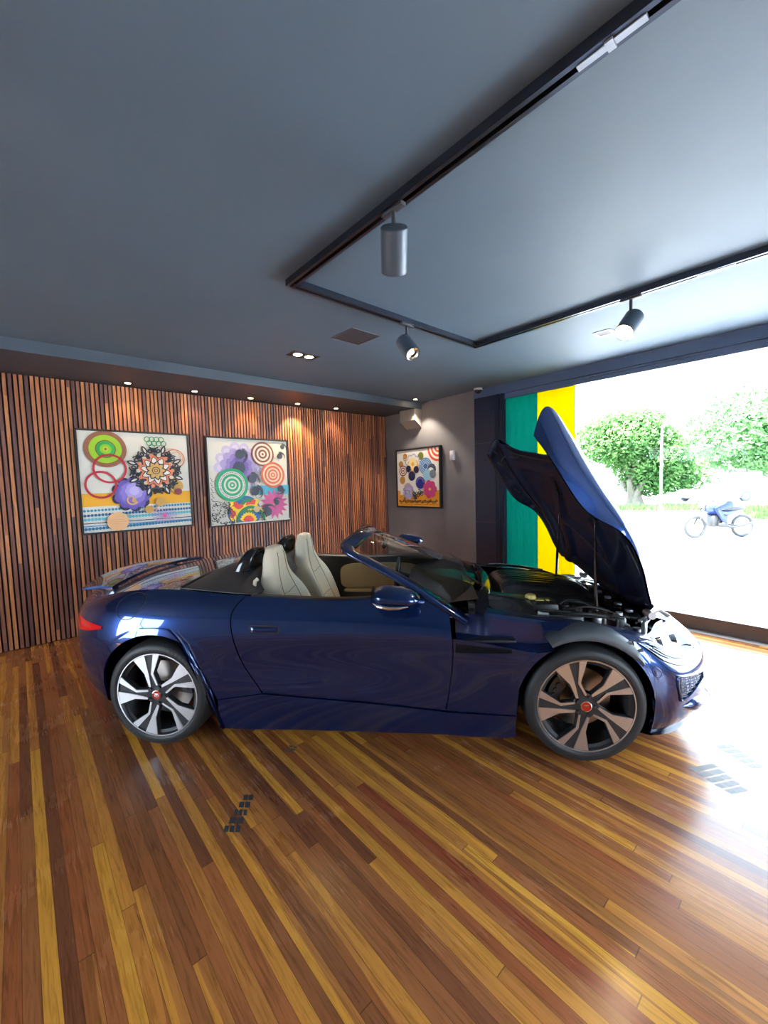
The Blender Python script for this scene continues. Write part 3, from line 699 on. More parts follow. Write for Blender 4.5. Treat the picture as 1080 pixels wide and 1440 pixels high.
# ================================================================= green and yellow hangings at the window
def cloth_mat(name, rgb, trans, wav):
    m = bpy.data.materials.new(name); m.use_nodes = True; t = m.node_tree; t.nodes.clear()
    d = N(m, 'ShaderNodeBsdfDiffuse'); d.inputs[0].default_value = (*lin(rgb), 1)
    tr_ = N(m, 'ShaderNodeBsdfTranslucent'); tr_.inputs[0].default_value = (*lin(rgb), 1)
    mx = N(m, 'ShaderNodeMixShader'); mx.inputs[0].default_value = trans; L(m, d.outputs[0], mx.inputs[1]); L(m, tr_.outputs[0], mx.inputs[2])
    tc = N(m, 'ShaderNodeTexCoord'); mp = N(m, 'ShaderNodeMapping'); mp.inputs['Scale'].default_value = (1, 9, 1.6); L(m, tc.outputs['Object'], mp.inputs[0])
    n = N(m, 'ShaderNodeTexNoise'); n.inputs['Scale'].default_value = 2.2; n.inputs['Detail'].default_value = 5; n.inputs['Distortion'].default_value = 1.2; L(m, mp.outputs[0], n.inputs['Vector'])
    bp = N(m, 'ShaderNodeBump'); bp.inputs['Strength'].default_value = wav; bp.inputs['Distance'].default_value = .03; L(m, n.outputs['Fac'], bp.inputs['Height'])
    L(m, bp.outputs[0], d.inputs['Normal']); L(m, bp.outputs[0], tr_.inputs['Normal'])
    o = N(m, 'ShaderNodeOutputMaterial'); L(m, mx.outputs[0], o.inputs[0]); return m
def hanging(name, label, y0, y1, m, amp):
    R_ = random.Random(4); G = []; ph = [R_.random() * 6 for _ in range(6)]
    for y in np.linspace(y0, y1, 60):
        G.append([(XW + .055 + amp * (math.sin(y * 60 + ph[0] + .5 * math.sin(z * 3)) * .5 + math.sin(y * 27 + ph[1] + z) * .5), y, z) for z in np.linspace(.16, 2.868, 50)])
    mb = MB(); mb.grid(G); o = mb.build(name, m, smooth=180); return tag(o, label, 'banner')
hanging('green_banner', 'rippled green banner hanging beside the dark column at the window', 2.797, 3.281, cloth_mat('green_cloth', (6, 118, 98), .07, .8), .006)
hanging('yellow_banner', 'bright yellow banner hanging at the window behind the raised bonnet', 2.290, 2.802, cloth_mat('yellow_cloth', (255, 212, 0), .075, .08), .002)

# ================================================================= tread marks on the floor
def tread(label, x, y, rz, rows, w, l, seed, rgb, grp='tread marks on the floor'):
    R_ = random.Random(seed); M = Matrix.Translation((x, y, .0006)) @ Matrix.Rotation(rz, 4, 'Z'); mb = MB()
    for i in range(rows):
        n = 3 if i == 0 else R_.choice((2, 2, 3)); yy = (i - rows / 2) * l / rows
        ww = w * (1 - .08 * i); x0 = -ww / 2
        for k in range(n):
            a, b = x0 + ww / n * k + .003, x0 + ww / n * (k + 1) - .003
            h = l / rows * .74; sk = .010
            mb.add([M @ Vector(p) for p in ((a + sk, yy, 0), (b + sk, yy, 0), (b, yy + h, 0), (a, yy + h, 0))], [(0, 1, 2, 3)])
    tag(mb.build('tread_mark', pm('tread_rubber', rgb, .55), smooth=0), label, 'mark', grp)
tread('dark tread mark on the boards below the middle of the car door', .74, 2.0, math.radians(-45.5), 5, .085, .25, 1, (50, 50, 54))
tread('faint small tread mark on the boards just under the edge of the sill', 1.176, 2.268, math.radians(-60), 3, .07, .07, 2, (70, 56, 46))
tread('wide pale tread mark on the glaring floor just ahead of the front wheel', 2.73, .39, math.radians(150), 5, .17, .22, 3, (92, 84, 78))
tread('narrow tread mark on the glaring floor between front bumper and window sill', 3.04, .345, math.radians(146), 5, .11, .22, 4, (92, 84, 78))
# ================================================================= car
TH = math.radians(-47.837)
U = Vector((math.cos(TH), math.sin(TH), 0)); NV = Vector((-math.sin(TH), math.cos(TH), 0))
CORG = Vector((.5778, 2.8802, 0)) + NV * .93
car = thing('convertible_car', 'dark blue open-top sports car with cream seats and its bonnet tipped open', 'car', CORG, TH)

def paint(name, rgb):
    m = pm(name, rgb, .22, .76, srgb=False); b = m.node_tree.nodes['Principled BSDF']
    b.inputs['Coat Weight'].default_value = 1; b.inputs['Coat Roughness'].default_value = .015; b.inputs['Coat IOR'].default_value = 1.58
    return m
M_PAINT = paint('blue_car_paint', (.002, .025, .124))
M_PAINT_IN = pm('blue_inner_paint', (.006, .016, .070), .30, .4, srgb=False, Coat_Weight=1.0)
M_COVER = pm('cover_satin', (.022, .021, .021), .26, srgb=False)
M_PLAS = pm('black_plastic', (.012, .012, .014), .42, srgb=False)
M_PLASG = pm('gloss_black', (.008, .008, .010), .12, srgb=False)
M_RUB = pm('tyre_rubber', (.014, .014, .016), .55, srgb=False)
M_DRIM = pm('dark_grey_alloy', (.040, .040, .044), .42, .5, srgb=False)
M_FACE = pm('machined_alloy', (.64, .62, .62), .30, .92, srgb=False)
M_STEEL = pm('brake_steel', (.45, .40, .36), .32, 1.0, srgb=False)
M_CALI = pm('caliper_black', (.03, .03, .034), .3, .2, srgb=False)
M_CREAM = pm('cream_leather', (205, 192, 168), .5)
M_CREAM2 = pm('beige_leather', (186, 160, 118), .5)
M_SEAM = pm('seam_thread', (150, 138, 116), .7)
M_TONN = pm('tonneau_cloth', (.030, .030, .034), .55, srgb=False)
M_CHROME = pm('chrome', (.85, .85, .87), .07, 1.0, srgb=False)
M_REDLENS = pm('red_lens', (214, 14, 22), .12, Coat_Weight=1.0)
M_REDBADGE = pm('red_badge', (170, 22, 20), .3)
M_VOID = pm('vent_black', (.003, .003, .004), .8, srgb=False, Specular_IOR_Level=.1)
M_LINER = pm('grey_liner', (.045, .052, .060), .5, srgb=False)
M_ALLOYC = pm('cast_alloy', (.55, .57, .60), .32, .8, srgb=False)
M_WHITEPL = pm('white_plastic', (190, 192, 190), .4)
M_HOSE = pm('hose_rubber', (.010, .010, .011), .6, srgb=False)
M_RBROWN = pm('rust_red_plastic', (92, 44, 38), .5)
M_YEL = pm('yellow_label', (206, 186, 104), .5)
M_SCREEN = glass_pane('windscreen_glass', (.66, .72, .70), 1.5)
M_LENS = glass_pane('lamp_lens', (.90, .95, .98), 1.5)
M_MESHB = pm('grille_mesh', (.02, .02, .022), .35, srgb=False)

def side(p, sd): return (p[0], p[1] * sd, p[2])
def in_arch(p, z0=.345):
    for (cx, cz), R in ((REAR_C, ARCH_R), (FRONT_C, ARCH_F)):
        if abs(p[0] - cx) < R and (p[2] < cz or math.hypot(p[0] - cx, p[2] - cz) < R): return True
    return False
def const(c): return c if callable(c) else (lambda t: c)
def lerp_tab(tab):
    xs = [a for a, _ in tab]; ys = [b for _, b in tab]
    return lambda x: float(np.interp(x, xs, ys))
def smooth_tab(tab):
    ev = nat_spline([a for a, _ in tab], [b for _, b in tab])
    return lambda x: float(ev(x))
def finish_grid(mb, G, sd, outward, flange=.018, mat=0, edges='lrtb'):
    """Adds a patch with analytic-looking normals and rolled-in edges."""
    A = np.array(G); nu, nv = A.shape[:2]
    du = np.gradient(A, axis=0); dv = np.gradient(A, axis=1)
    n = np.cross(du, dv); n /= (np.linalg.norm(n, axis=2, keepdims=True) + 1e-12)
    ref = outward(A)
    sgn = np.sign(np.sum(n * ref)) or 1
    n *= sgn
    f = []
    for i in range(nu - 1):
        for j in range(nv - 1):
            q = (i * nv + j, (i + 1) * nv + j, (i + 1) * nv + j + 1, i * nv + j + 1)
            f.append(q if sgn > 0 else q[::-1])
    mb.add(A.reshape(-1, 3), f, mat, n.reshape(-1, 3))
    if flange:
        runs = {'l': [(0, j) for j in range(nv)], 'r': [(nu - 1, j) for j in range(nv)], 'b': [(i, 0) for i in range(nu)], 't': [(i, nv - 1) for i in range(nu)]}
        ins = {'l': (1, 0), 'r': (-1, 0), 'b': (0, 1), 't': (0, -1)}
        for e in edges:
            r = runs[e]; di, dj = ins[e]
            o = np.array([A[i, j] for i, j in r]); nn = np.array([n[i, j] for i, j in r])
            t = np.array([A[i, j] - A[i + di, j + dj] for i, j in r]); t /= (np.linalg.norm(t, axis=1, keepdims=True) + 1e-9)
            v = np.concatenate([o, o - nn * .003 + t * .001, o - nn * flange]); k = len(r)
            nr = np.concatenate([t * .7 + nn * .7, t, t])
            ff = []
            for a in range(2):
                for i in range(k - 1): ff.append((a * k + i, a * k + i + 1, (a + 1) * k + i + 1, (a + 1) * k + i))
            mb.add(v, ff, mat, nr)
def shell_patch(mb, s0, s1, t0, t1, ns=40, nt=20, sd=-1, flange=.018, edges='lrtb', off=0.0, mat=0):
    s0, s1, t0, t1 = const(s0), const(s1), const(t0), const(t1)
    aa = list(np.linspace(0, 1, ns + 1))
    for (cx, cz), R in ((REAR_C, ARCH_R), (FRONT_C, ARCH_F)):
        for q in (cx - R, cx + R):
            tb = t0(q); a = (q - s0(tb)) / (s1(tb) - s0(tb))
            if .001 < a < .999: aa += [a - .0004, a + .0004]
        # closer columns where the arch is steep
        for w in (.99, .97, .93, .87):
            for sg in (-1, 1):
                tb = 1.5; a = (cx + sg * R * w - s0(tb)) / (s1(tb) - s0(tb))
                if .001 < a < .999: aa.append(a)
    aa = sorted(aa)
    G = []
    for a in aa:
        sp = lambda t: s0(t) + (s1(t) - s0(t)) * a
        lo = t0(sp(t0(sp(0))))
        hi = t1(sp(t1(sp(5))))
        if in_arch(shell(sp(lo), lo)):
            x0, x1 = lo, hi
            for _ in range(26):
                mm = (x0 + x1) / 2
                if in_arch(shell(sp(mm), mm)): x0 = mm
                else: x1 = mm
            lo = x1
        col = []
        for j in range(nt + 1):
            t = lo + (hi - lo) * j / nt
            p = shell(sp(t), t)
            col.append((p[0], p[1] * sd, p[2]))
        G.append(col)
    def outward(A):
        r = A.copy(); r[..., 0] = A[..., 0] - 1.3; r[..., 0] *= .3; r[..., 2] = (A[..., 2] - .55) * .2; return r
    if off:
        A = np.array(G); n = np.cross(np.gradient(A, axis=0), np.gradient(A, axis=1)); n /= np.linalg.norm(n, axis=2, keepdims=True) + 1e-9
        if np.sum(n * outward(A)) < 0: n = -n
        G = A + n * off
    finish_grid(mb, G, sd, outward, flange, mat, edges)
    return G

gapR = smooth_tab([(0, .79), (.8, .715), (1.05, .688), (1.81, .589), (2.6, .539), (3.38, .51), (4.02, .505), (4.85, .558), (5.0, .572)])
gapF = smooth_tab([(0, 1.815), (.77, 1.829), (1.6, 1.857), (2.8, 1.876), (3.8, 1.871), (5, 1.862)])
sillT = lerp_tab([(.38, .80), (.69, 1.05), (1.2, .93), (1.83, .77), (2.3, .80)])
bumpQ = smooth_tab([(0, -.27), (2.3, -.29), (2.8, -.36), (3.3, -.56)])
g = .0035
def z_t(s, z):
    lo, hi = 0., 5.
    for _ in range(30):
        m_ = (lo + hi) / 2
        if shell(s, m_)[2] < z: lo = m_
        else: hi = m_
    return lo
fseam = smooth_tab([(1.83, .72), (1.99, .71), (2.23, .672), (2.36, .662), (2.45, .675)])
fendT = lambda s: z_t(s, fseam(s))

for sd in (-1, 1):
    # rear quarter
    mb = MB()
    shell_patch(mb, lambda t: bumpQ(min(t, 3.3)) + g, lambda t: gapR(t) - g, lambda s: sillT(s) if s > .39 else 0, 3.3, 70, 26, sd, edges='lrb')
    shell_patch(mb, -.80, lambda t: gapR(t) - g, 3.3, 5, 60, 16, sd, edges='r')
    mb.build('rear_quarter_panel', M_PAINT, car)
    # fuel flap ring on the right side only
    if sd < 0:
        mb = MB(); ring = []
        for k in range(40):
            a = 2 * PI * k / 40
            p = shell(-.195 + .108 * math.cos(a), 4.19 + .62 * math.sin(a)); n = shell_n(-.195, 4.19)
            ring.append((p[0] + n[0] * .001, -(p[1] + n[1] * .001), p[2] + n[2] * .001))
        mb.tube(ring, .0022, 6, True); mb.build('fuel_flap', M_PLAS, car)
    # door
    mb = MB(); shell_patch(mb, lambda t: gapR(t) + g, lambda t: gapF(t) - g, lambda s: sillT(s) + .03, 5, 46, 34, sd)
    door = mb.build('door', M_PAINT, car)
    mb = MB()   # belt trim along the top of the door and the inner skin
    ss = np.linspace(.60, 1.855, 26)
    top = [shell(s, 5) for s in ss]
    G = [[(p[0], sd * (p[1] + a), p[2] + b) for a, b in ((.004, -.004), (-.002, .006), (-.03, .008), (-.06, 0), (-.075, -.02), (-.075, -.06), (-.078, -.30), (-.085, -.55))] for p in top]
    mb.grid(G, flip=sd > 0)
    mb.build('inner_door_panel', M_PLAS, door, smooth=50)
    mb = MB()   # beige pad with armrest
    def pad(z0, z1, x0, x1, y, t, mat=0):
        pts = []
        for k in range(28):
            a = 2 * PI * k / 28; c, s_ = math.cos(a), math.sin(a)
            pts.append(((x0 + x1) / 2 + (x1 - x0) / 2 * abs(c) ** .45 * (1 if c > 0 else -1), (z0 + z1) / 2 + (z1 - z0) / 2 * abs(s_) ** .45 * (1 if s_ > 0 else -1)))
        M = Matrix(((1, 0, 0, 0), (0, 0, 1, 0), (0, 1, 0, 0), (0, 0, 0, 1)))
        mb.prism(pts, sd * (y - t), sd * y, mat, M)
    pad(.60, .865, .86, 1.66, .722, .02); pad(.585, .615, .90, 1.64, .722, .055)
    mb.build('door_trim_pad', M_CREAM2, door, smooth=40)
    mb = MB()   # flush handle
    G = []
    for s in np.linspace(.634, .806, 14):
        row = []
        e = min((s - .634) / .012, (.806 - s) / .012, 1)
        for t, o in ((3.285, .0005), (3.31, .004 * e), (3.41, .006 * e), (3.51, .004 * e), (3.535, .0005)):
            p = shell(s, t); n = shell_n(s, t); row.append((p[0] + n[0] * o, sd * (p[1] + n[1] * o), p[2] + n[2] * o))
        G.append(row)
    mb.grid(G, flip=sd > 0)
    ring = [shell(s, 3.55) for s in np.linspace(.632, .808, 12)] + [shell(.812, 3.41)] + [shell(s, 3.27) for s in np.linspace(.808, .632, 12)] + [shell(.628, 3.41)]
    mb.tube([(p[0], sd * (p[1] + .001), p[2]) for p in ring], .0045, 6, True, 1)
    mb.build('door_handle', [M_PAINT, M_BLACK], door, smooth=40)
    # sill
    mb = MB(); shell_patch(mb, ARCH_R + .004, FRONT_C[0] - ARCH_F - .004, 0, lambda s: sillT(s) - .03, 60, 8, sd)
    p = [shell(s, 0) for s in np.linspace(ARCH_R + .004, FRONT_C[0] - ARCH_F - .004, 20)]
    mb.grid([[(q[0], sd * q[1], q[2]), (q[0], sd * (q[1] - .03), q[2] - .025), (q[0], sd * (q[1] - .12), q[2] - .022)] for q in p], 0, flip=sd > 0)
    mb.build('side_sill', M_PAINT, car)
    # front fender, below the bonnet seam
    mb = MB(); shell_patch(mb, lambda t: gapF(t) + g, 2.44, lambda s: sillT(s) + .03, fendT, 44, 26, sd)
    fen = mb.build('front_fender', M_PAINT, car)
    mb = MB()
    def slot(sa, sb, z0, z1, o, taper):
        G = []
        for s in np.linspace(sa, sb, 16):
            f = (s - sa) / (sb - sa); zz1 = z1 - taper * f
            zz0 = z0 + .012 * f * f
            row = []
            for z in (zz0, zz0 + .006, zz1 - .006, zz1):
                t = z_t(s, z); p = shell(s, t); q = o if z in (zz0, zz1) else o + .002
                row.append((p[0], sd * (p[1] + q), p[2]))
            G.append(row)
        return G
    mb.grid(slot(1.892, 2.21, .640, .694, .0015, .022), flip=sd > 0)
    mb.build('side_vent', M_VOID, fen, smooth=40)
    # inner apron above the seam
    mb = MB(); G = []
    for x in np.linspace(1.90, 2.46, 40):
        rib = .006 * (1 if (x < 2.12 and int((x - 1.90) / .02) % 3 == 0) else 0)
        yy = lerp_tab([(1.9, .865), (2.2, .885), (2.46, .895)])(x)
        zt = lerp_tab([(1.9, .835), (2.1, .845), (2.46, .80)])(x)
        zl = fseam(min(x, 2.45))
        G.append([(x, sd * (yy + .03), zl - .004), (x, sd * (yy - .01), zl + .004), (x, sd * (yy - .045 - rib), zl + .012), (x, sd * (yy - .055 - rib), zt - .02), (x, sd * (yy - .075), zt), (x, sd * (yy - .16), zt + .006)])
    mb.grid(G, flip=sd > 0)
    mb.build('inner_apron', M_PAINT_IN, car, smooth=40)
    mb = MB()
    mb.rbox(1.90, 2.24, min(sd * .82, sd * .905), max(sd * .82, sd * .905), .700, .714, .004)
    mb.build('hinge_pillar_trim', M_PLAS, car, smooth=40)
    # wheel arch liners
    for (cx, cz), R, y0, nm in ((REAR_C, ARCH_R, .845, 'wheel_arch_liner'), (FRONT_C, ARCH_F, .86, 'wheel_arch_liner')):
        mb = MB(); G = []
        for k in range(37):
            a = math.radians(-25 + 230 * k / 36); c, s_ = math.cos(a), math.sin(a)
            r = R + .006
            G.append([(cx + r * c, sd * y0, max(cz + r * s_, .16)), (cx + (r + .01) * c, sd * .72, max(cz + (r + .01) * s_, .16)), (cx + (r + .01) * c, sd * .50, max(cz + (r + .01) * s_, .16)), (cx + .1 * c, sd * .48, cz + .1 * s_)])
        mb.grid(G); mb.build(nm, M_BLACK, car, smooth=60)
    # grey liner cap that shows where the open bonnet bares the front wheel arch
    mb = MB(); G = []
    for k in range(25):
        a = math.radians(38 + 80 * k / 24); c, s_ = math.cos(a), math.sin(a); R = ARCH_F
        lift = .030 * max(math.sin(PI * k / 24), 0) ** .4
        G.append([(FRONT_C[0] + (R + .002) * c, sd * .928, FRONT_C[1] + (R + .002) * s_), (FRONT_C[0] + (R + .020 + lift * .3) * c, sd * .932, FRONT_C[1] + (R + .020 + lift * .3) * s_),
                  (FRONT_C[0] + (R + .04 + lift) * c, sd * .905, FRONT_C[1] + (R + .035 + lift) * s_), (FRONT_C[0] + (R + .055 + lift) * c, sd * .82, FRONT_C[1] + (R + .045 + lift) * s_), (FRONT_C[0] + (R + .05) * c, sd * .74, FRONT_C[1] + (R + .04) * s_)])
    mb.grid(G, flip=sd < 0)
    for k in (3, 6):
        a = math.radians(38 + 80 * k / 24)
        mb.rbox(-.03, .03, -.012, .012, -.008, .008, .003, 0, Matrix.Translation((FRONT_C[0] + .43 * math.cos(a), sd * .90, FRONT_C[1] + .43 * math.sin(a))) @ Matrix.Rotation(a - PI / 2 + .6, 4, 'Y'))
    mb.build('arch_liner_cap', M_LINER, car, smooth=50)
    # tail lamp
    mb = MB(); G = []
    for s in np.linspace(-1.35, -.375, 44):
        f = (s + 1.35) / .975
        tc_ = 3.50 - .14 * f; hw = .27 * min(1, (1 - f) / .45) ** .75 + .012
        row = []
        for q in (-1, -.85, 0, .85, 1):
            o = .0008 if abs(q) == 1 else .004
            p = shell(s, tc_ + q * hw); n = shell_n(s, tc_); row.append((p[0] + n[0] * o, sd * (p[1] + n[1] * o), p[2] + n[2] * o))
        G.append(row)
    mb.grid(G, flip=sd > 0); mb.build('tail_lamp', M_REDLENS, car, smooth=60)
    # door mirror
    dz = .0 if sd < 0 else .06
    mb = MB(); G = []
    prof = [(0, .35), (.06, .72), (.18, .93), (.38, 1.0), (.60, .96), (.80, .78), (.93, .50), (1.0, .12)]
    for f, w in prof:
        x = 1.425 + .265 * f; row = []
        for k in range(20):
            a = 2 * PI * k / 20; c, s_ = math.cos(a), math.sin(a)
            yy = .975 + .105 * c * w ** .6; zz = 1.005 + dz + (.060 if s_ > 0 else .058) * s_ * w - .022 * f
            row.append((x, sd * yy, zz))
        G.append(row)
    mb.grid(G, wrap_v=True, flip=sd < 0); mb.add(G[0], [tuple(range(20))]); mb.add(G[-1], [tuple(range(20))])
    mb.tube([(1.70, sd * .79, .915), (1.66, sd * .85, .935 + dz * .5), (1.60, sd * .91, .955 + dz)], [.028, .024, .028], 10)
    mir = mb.build('door_mirror', M_PAINT, car, smooth=50)
    mb = MB(); mb.flat([(.085 * math.cos(2 * PI * k / 24), .05 * math.sin(2 * PI * k / 24)) for k in range(24)], 0, 0, Matrix.Translation((1.421, sd * .975, 1.005 + dz)) @ Matrix(((0, 0, -1, 0), (1, 0, 0, 0), (0, 1, 0, 0), (0, 0, 0, 1))))
    mb.build('mirror_glass', M_CHROME, mir, smooth=0)
    mb = MB(); mb.tube([(1.432, sd * 1.035, .972 + dz), (1.46, sd * 1.062, .962 + dz), (1.52, sd * 1.075, .957 + dz), (1.58, sd * 1.073, .957 + dz), (1.625, sd * 1.058, .960 + dz)], [.007, .012, .012, .010, .004], 8)
    mb.build('indicator_strip', M_CHROME, mir, smooth=60)

# ---- rear bumper / tail panel, front bumper (each one piece across the car)
mb = MB()
for sd in (-1, 1):
    shell_patch(mb, -1.62, lambda t: bumpQ(min(t, 3.3)) - g, 0, 3.3, 50, 24, sd, edges='rb')
    shell_patch(mb, -1.62, -.80, 3.3, 5, 26, 16, sd, edges='')
    p = [shell(s, 0) for s in np.linspace(-1.62, -.41, 26)]
    mb.grid([[(q[0], sd * q[1], q[2]), (q[0] + .05, sd * q[1] * .93, q[2] - .03), (-.40, sd * q[1] * .8, q[2] - .02)] for q in p], 0, flip=sd < 0)
mb.build('rear_bumper', M_PAINT, car)
mb = MB()
for sd in (-1, 1): shell_patch(mb, 2.90, 4.20, 0, 5, 64, 26, sd, edges='ltb')
fb = mb.build('front_bumper', M_PAINT, car)
mb = MB()   # splitter under the bumper
for sd in (-1, 1):
    p = [shell(s, 0) for s in np.linspace(3.0, 4.2, 30)]
    mb.grid([[(q[0], sd * q[1], q[2] + .004), (q[0] + .022, sd * (q[1] + .012 * (q[1] > .01)), q[2] - .008), (q[0] + .012, sd * q[1], q[2] - .02), (q[0] - .2, sd * max(q[1] - .12, 0), q[2] - .02)] for q in p], 0, flip=sd < 0)
mb.build('splitter', M_PLASG, fb, smooth=60)
for sd in (-1, 1):
    # corner intake: recessed mesh with a raised surround
    def cpt(s, t, o):
        p = shell(s, t); n = shell_n(s, t); return (p[0] + n[0] * o, sd * (p[1] + n[1] * o), p[2] + n[2] * o)
    outline = [(3.165, 3.05), (3.27, 3.10), (3.40, 3.05), (3.40, 2.55), (3.30, 2.15), (3.235, 1.85), (3.175, 1.75), (3.155, 2.4)]
    mb = MB(); mb.add([cpt(s, t, .0015) for s, t in outline], [tuple(range(8))]); 
    mb.build('corner_intake', M_MESHB, fb, smooth=0)
    mb = MB()
    for r_ in range(7):
        t = 1.9 + .18 * r_; a, b = (3.175, 3.25 + .025 * r_)
        mb.tube([cpt(s, t, .004) for s in np.linspace(a, min(b, 3.395), 6)], .0016, 6)
    for c_ in range(6):
        s = 3.18 + .04 * c_
        mb.tube([cpt(s, t, .004) for t in np.linspace(1.85 + .12 * c_, 3.05, 6)], .0016, 6)
    mb.build('intake_mesh', M_LINER, fb, smooth=60)
    mb = MB(); cl = outline + outline[:1]
    pts = []
    for (a0, b0), (a1, b1) in zip(cl[:-1], cl[1:]):
        pts += [cpt(a0 + (a1 - a0) * k / 4, b0 + (b1 - b0) * k / 4, .004) for k in range(4)]
    mb.tube(pts, .007, 8, True); mb.build('intake_surround', M_PAINT, fb, smooth=60)
    # lower blade
    mb = MB(); G = []
    for s in np.linspace(3.20, 4.0, 24):
        f = (s - 3.2) / .8; e = min(f / .12, 1)
        G.append([cpt(s, 1.45 - .25 * f + q * .32 * e, o * e + .001) for q, o in ((-1, 0), (-.5, .022), (.4, .03), (1, 0))])
    mb.grid(G, flip=sd > 0); mb.build('bumper_blade', M_PAINT, fb, smooth=60)
    # side marker outline
    if sd < 0:
        mb = MB(); mb.tube([cpt(3.02 + .034 * math.cos(PI / 8 + k * PI / 4), 3.1 + .30 * math.sin(PI / 8 + k * PI / 4), .001) for k in range(8)], .0016, 6, True)
        mb.build('side_marker', M_PAINT_IN, fb, smooth=60)
    # headlamp
    mb = MB(); G = []; Gb = []
    up = nat_spline([2.93, 3.06, 3.22, 3.40, 3.62], np.array([(2.94, .845, .705), (3.06, .765, .695), (3.14, .68, .695), (3.20, .60, .705), (3.30, .50, .70)]))
    for s in np.linspace(2.93, 3.62, 26):
        tl = float(np.interp(s, (2.93, 3.09, 3.30, 3.62), (4.92, 4.15, 4.10, 4.3))); a5 = np.array(shell(s, 5)); a = np.array(shell(s, tl)) + shell_n(s, tl) * .002; b = up(s); row = []; rb = []
        for q in np.linspace(0, 1, 9):
            p = a * (1 - q) ** 2 + 2 * q * (1 - q) * (a5 * .6 + (a + b) * .2 + np.array([.01, .01, .004])) + b * q * q; bul = .016 * math.sin(PI * q) * min((s - 2.93) / .1, (3.62 - s) / .1, 1) ** .5
            p = p + np.array([.6, .45, .66]) * bul
            row.append((p[0], sd * p[1], p[2] + .001)); rb.append((p[0] - .03, sd * (p[1] - .03), p[2] - .055 * math.sin(PI * q)))
        G.append(row); Gb.append(rb)
    mb.grid(Gb, flip=sd > 0)
    hl = mb.build('headlamp', pm('lamp_bowl', (.10, .11, .13), .35, .6, srgb=False), car, smooth=60)
    mb = MB(); mb.grid(G, flip=sd > 0); mb.build('lamp_lens', M_LENS, hl, smooth=60)
    for s, q in ((3.12, .5), (3.34, .5)):
        mb = MB(); a = np.array(shell(s, 5)); b = up(s); p = a + (b - a) * q; c = Vector((p[0] - .01, sd * (p[1] - .01), p[2] - .015))
        mb.cyl(c - Vector((.05, 0, 0)), c + Vector((.02, sd * .01, .012)), .034, .040, 20)
        mb.build('lamp_projector', M_CHROME, hl, smooth=40)
    mb = MB(); mb.tube([(r[8][0], r[8][1], r[8][2] + .002) for r in G], .006, 6); mb.tube([(r[0][0], r[0][1], r[0][2]) for r in G], .005, 6); mb.tube([(r[2][0], r[2][1], r[2][2] - .004) for r in G[3:-2]], .006, 6)
    mb.build('lamp_bezel', M_PLASG, hl, smooth=60)
# painted nose top between the lamps
mb = MB(); G = []
for k in range(-14, 15):
    f = k / 14; s = 4.20 - .60 * abs(f); sg = -1 if f < 0 else 1
    a = np.array(shell(s, 5)); a[1] *= sg
    b = np.array([3.26 - .06 * f * f, .44 * f, .735 - .02 * f * f]); row = []
    for q in np.linspace(0, 1, 8): p = a + (b - a) * q; row.append((p[0], p[1], p[2] + .022 * math.sin(PI * q)))
    G.append(row)
finish_grid(mb, G, 1, lambda A: np.zeros_like(A) + np.array([.3, 0, 1.]), .012)
mb.build('nose_panel', M_PAINT, car)
# front grille
mb = MB(); G = []
for k in range(-12, 13):
    f = k / 12; row = []
    for q in np.linspace(-1, 1, 7):
        hh = math.sqrt(max(1 - abs(f) ** 3, 0)); y = .46 * f; s = 4.2 - abs(y)
        p = shell(s, 2.35 + .95 * q * hh); row.append((p[0] + .004, (-1 if f < 0 else 1) * abs(p[1]), p[2]))
    G.append(row)
mb.grid(G); mb.build('front_grille', M_MESHB, car, smooth=60)

# ---- boot deck
spx = nat_spline([-1.62, -1.22, -.8, -.45, 0, .4], np.array([(-.83, .925), (-.80, .93), (-.60, .962), (-.39, .985), (0, 1.02), (.4, 1.04)]))
mb = MB(); G = []
for s in np.linspace(-1.62, .15, 44):
    row = []
    for w in np.linspace(-1, 1, 33):
        a = np.array(shell(s, 5)); sg = -1 if w < 0 else 1; a = np.array([a[0], a[1] * sg, a[2]])
        x, z = spx(s); b = np.array([x, 0, z]); q = 1 - abs(w)
        p = a + (b - a) * q; p[2] = a[2] + (b[2] - a[2]) * (1 - (1 - q) ** 2)
        row.append(tuple(p))
    G.append(row)
finish_grid(mb, G, 1, lambda A: np.zeros_like(A) + np.array([0, 0, 1.]), .01, edges='r')
deck = mb.build('boot_lid', M_PAINT, car)
# raised tail spoiler
mb = MB(); top, bot = [], []
for k in range(-20, 21):
    f = k / 20; y = .60 * f; xr = -.855 + .085 * f * f; zr = 1.008 - .058 * abs(f) ** 2.2
    xf = xr + .27 - .03 * f * f; zf = .998 - .034 * f * f; row = []
    for q in np.linspace(0, 1, 9): row.append((xr + (xf - xr) * q, y, zr + (zf - zr) * q + .012 * math.sin(PI * q)))
    top.append(row); bot.append([(p[0], p[1], p[2] - .022 * min(1, .25 + q_ * 3)) for p, q_ in zip(row, np.linspace(0, 1, 9))])
finish_grid(mb, top, 1, lambda A: np.zeros_like(A) + np.array([0, 0, 1.]), 0)
nb = len(top[0])
mb.grid(bot, flip=False)
for R_ in ((0, slice(None)), (-1, slice(None))): mb.grid([top[R_[0]], bot[R_[0]]])
mb.grid([[r[0] for r in top], [r[0] for r in bot]]); mb.grid([[r[-1] for r in top], [r[-1] for r in bot]])
mb.has_n = False
mb.build('tail_spoiler', M_PAINT, car, smooth=50)
for y in (-.40, .40): mb = MB(); mb.rbox(-.76, -.68, y - .03, y + .03, .93, .985, .006); mb.build('spoiler_stay', M_PLAS, car, smooth=40)

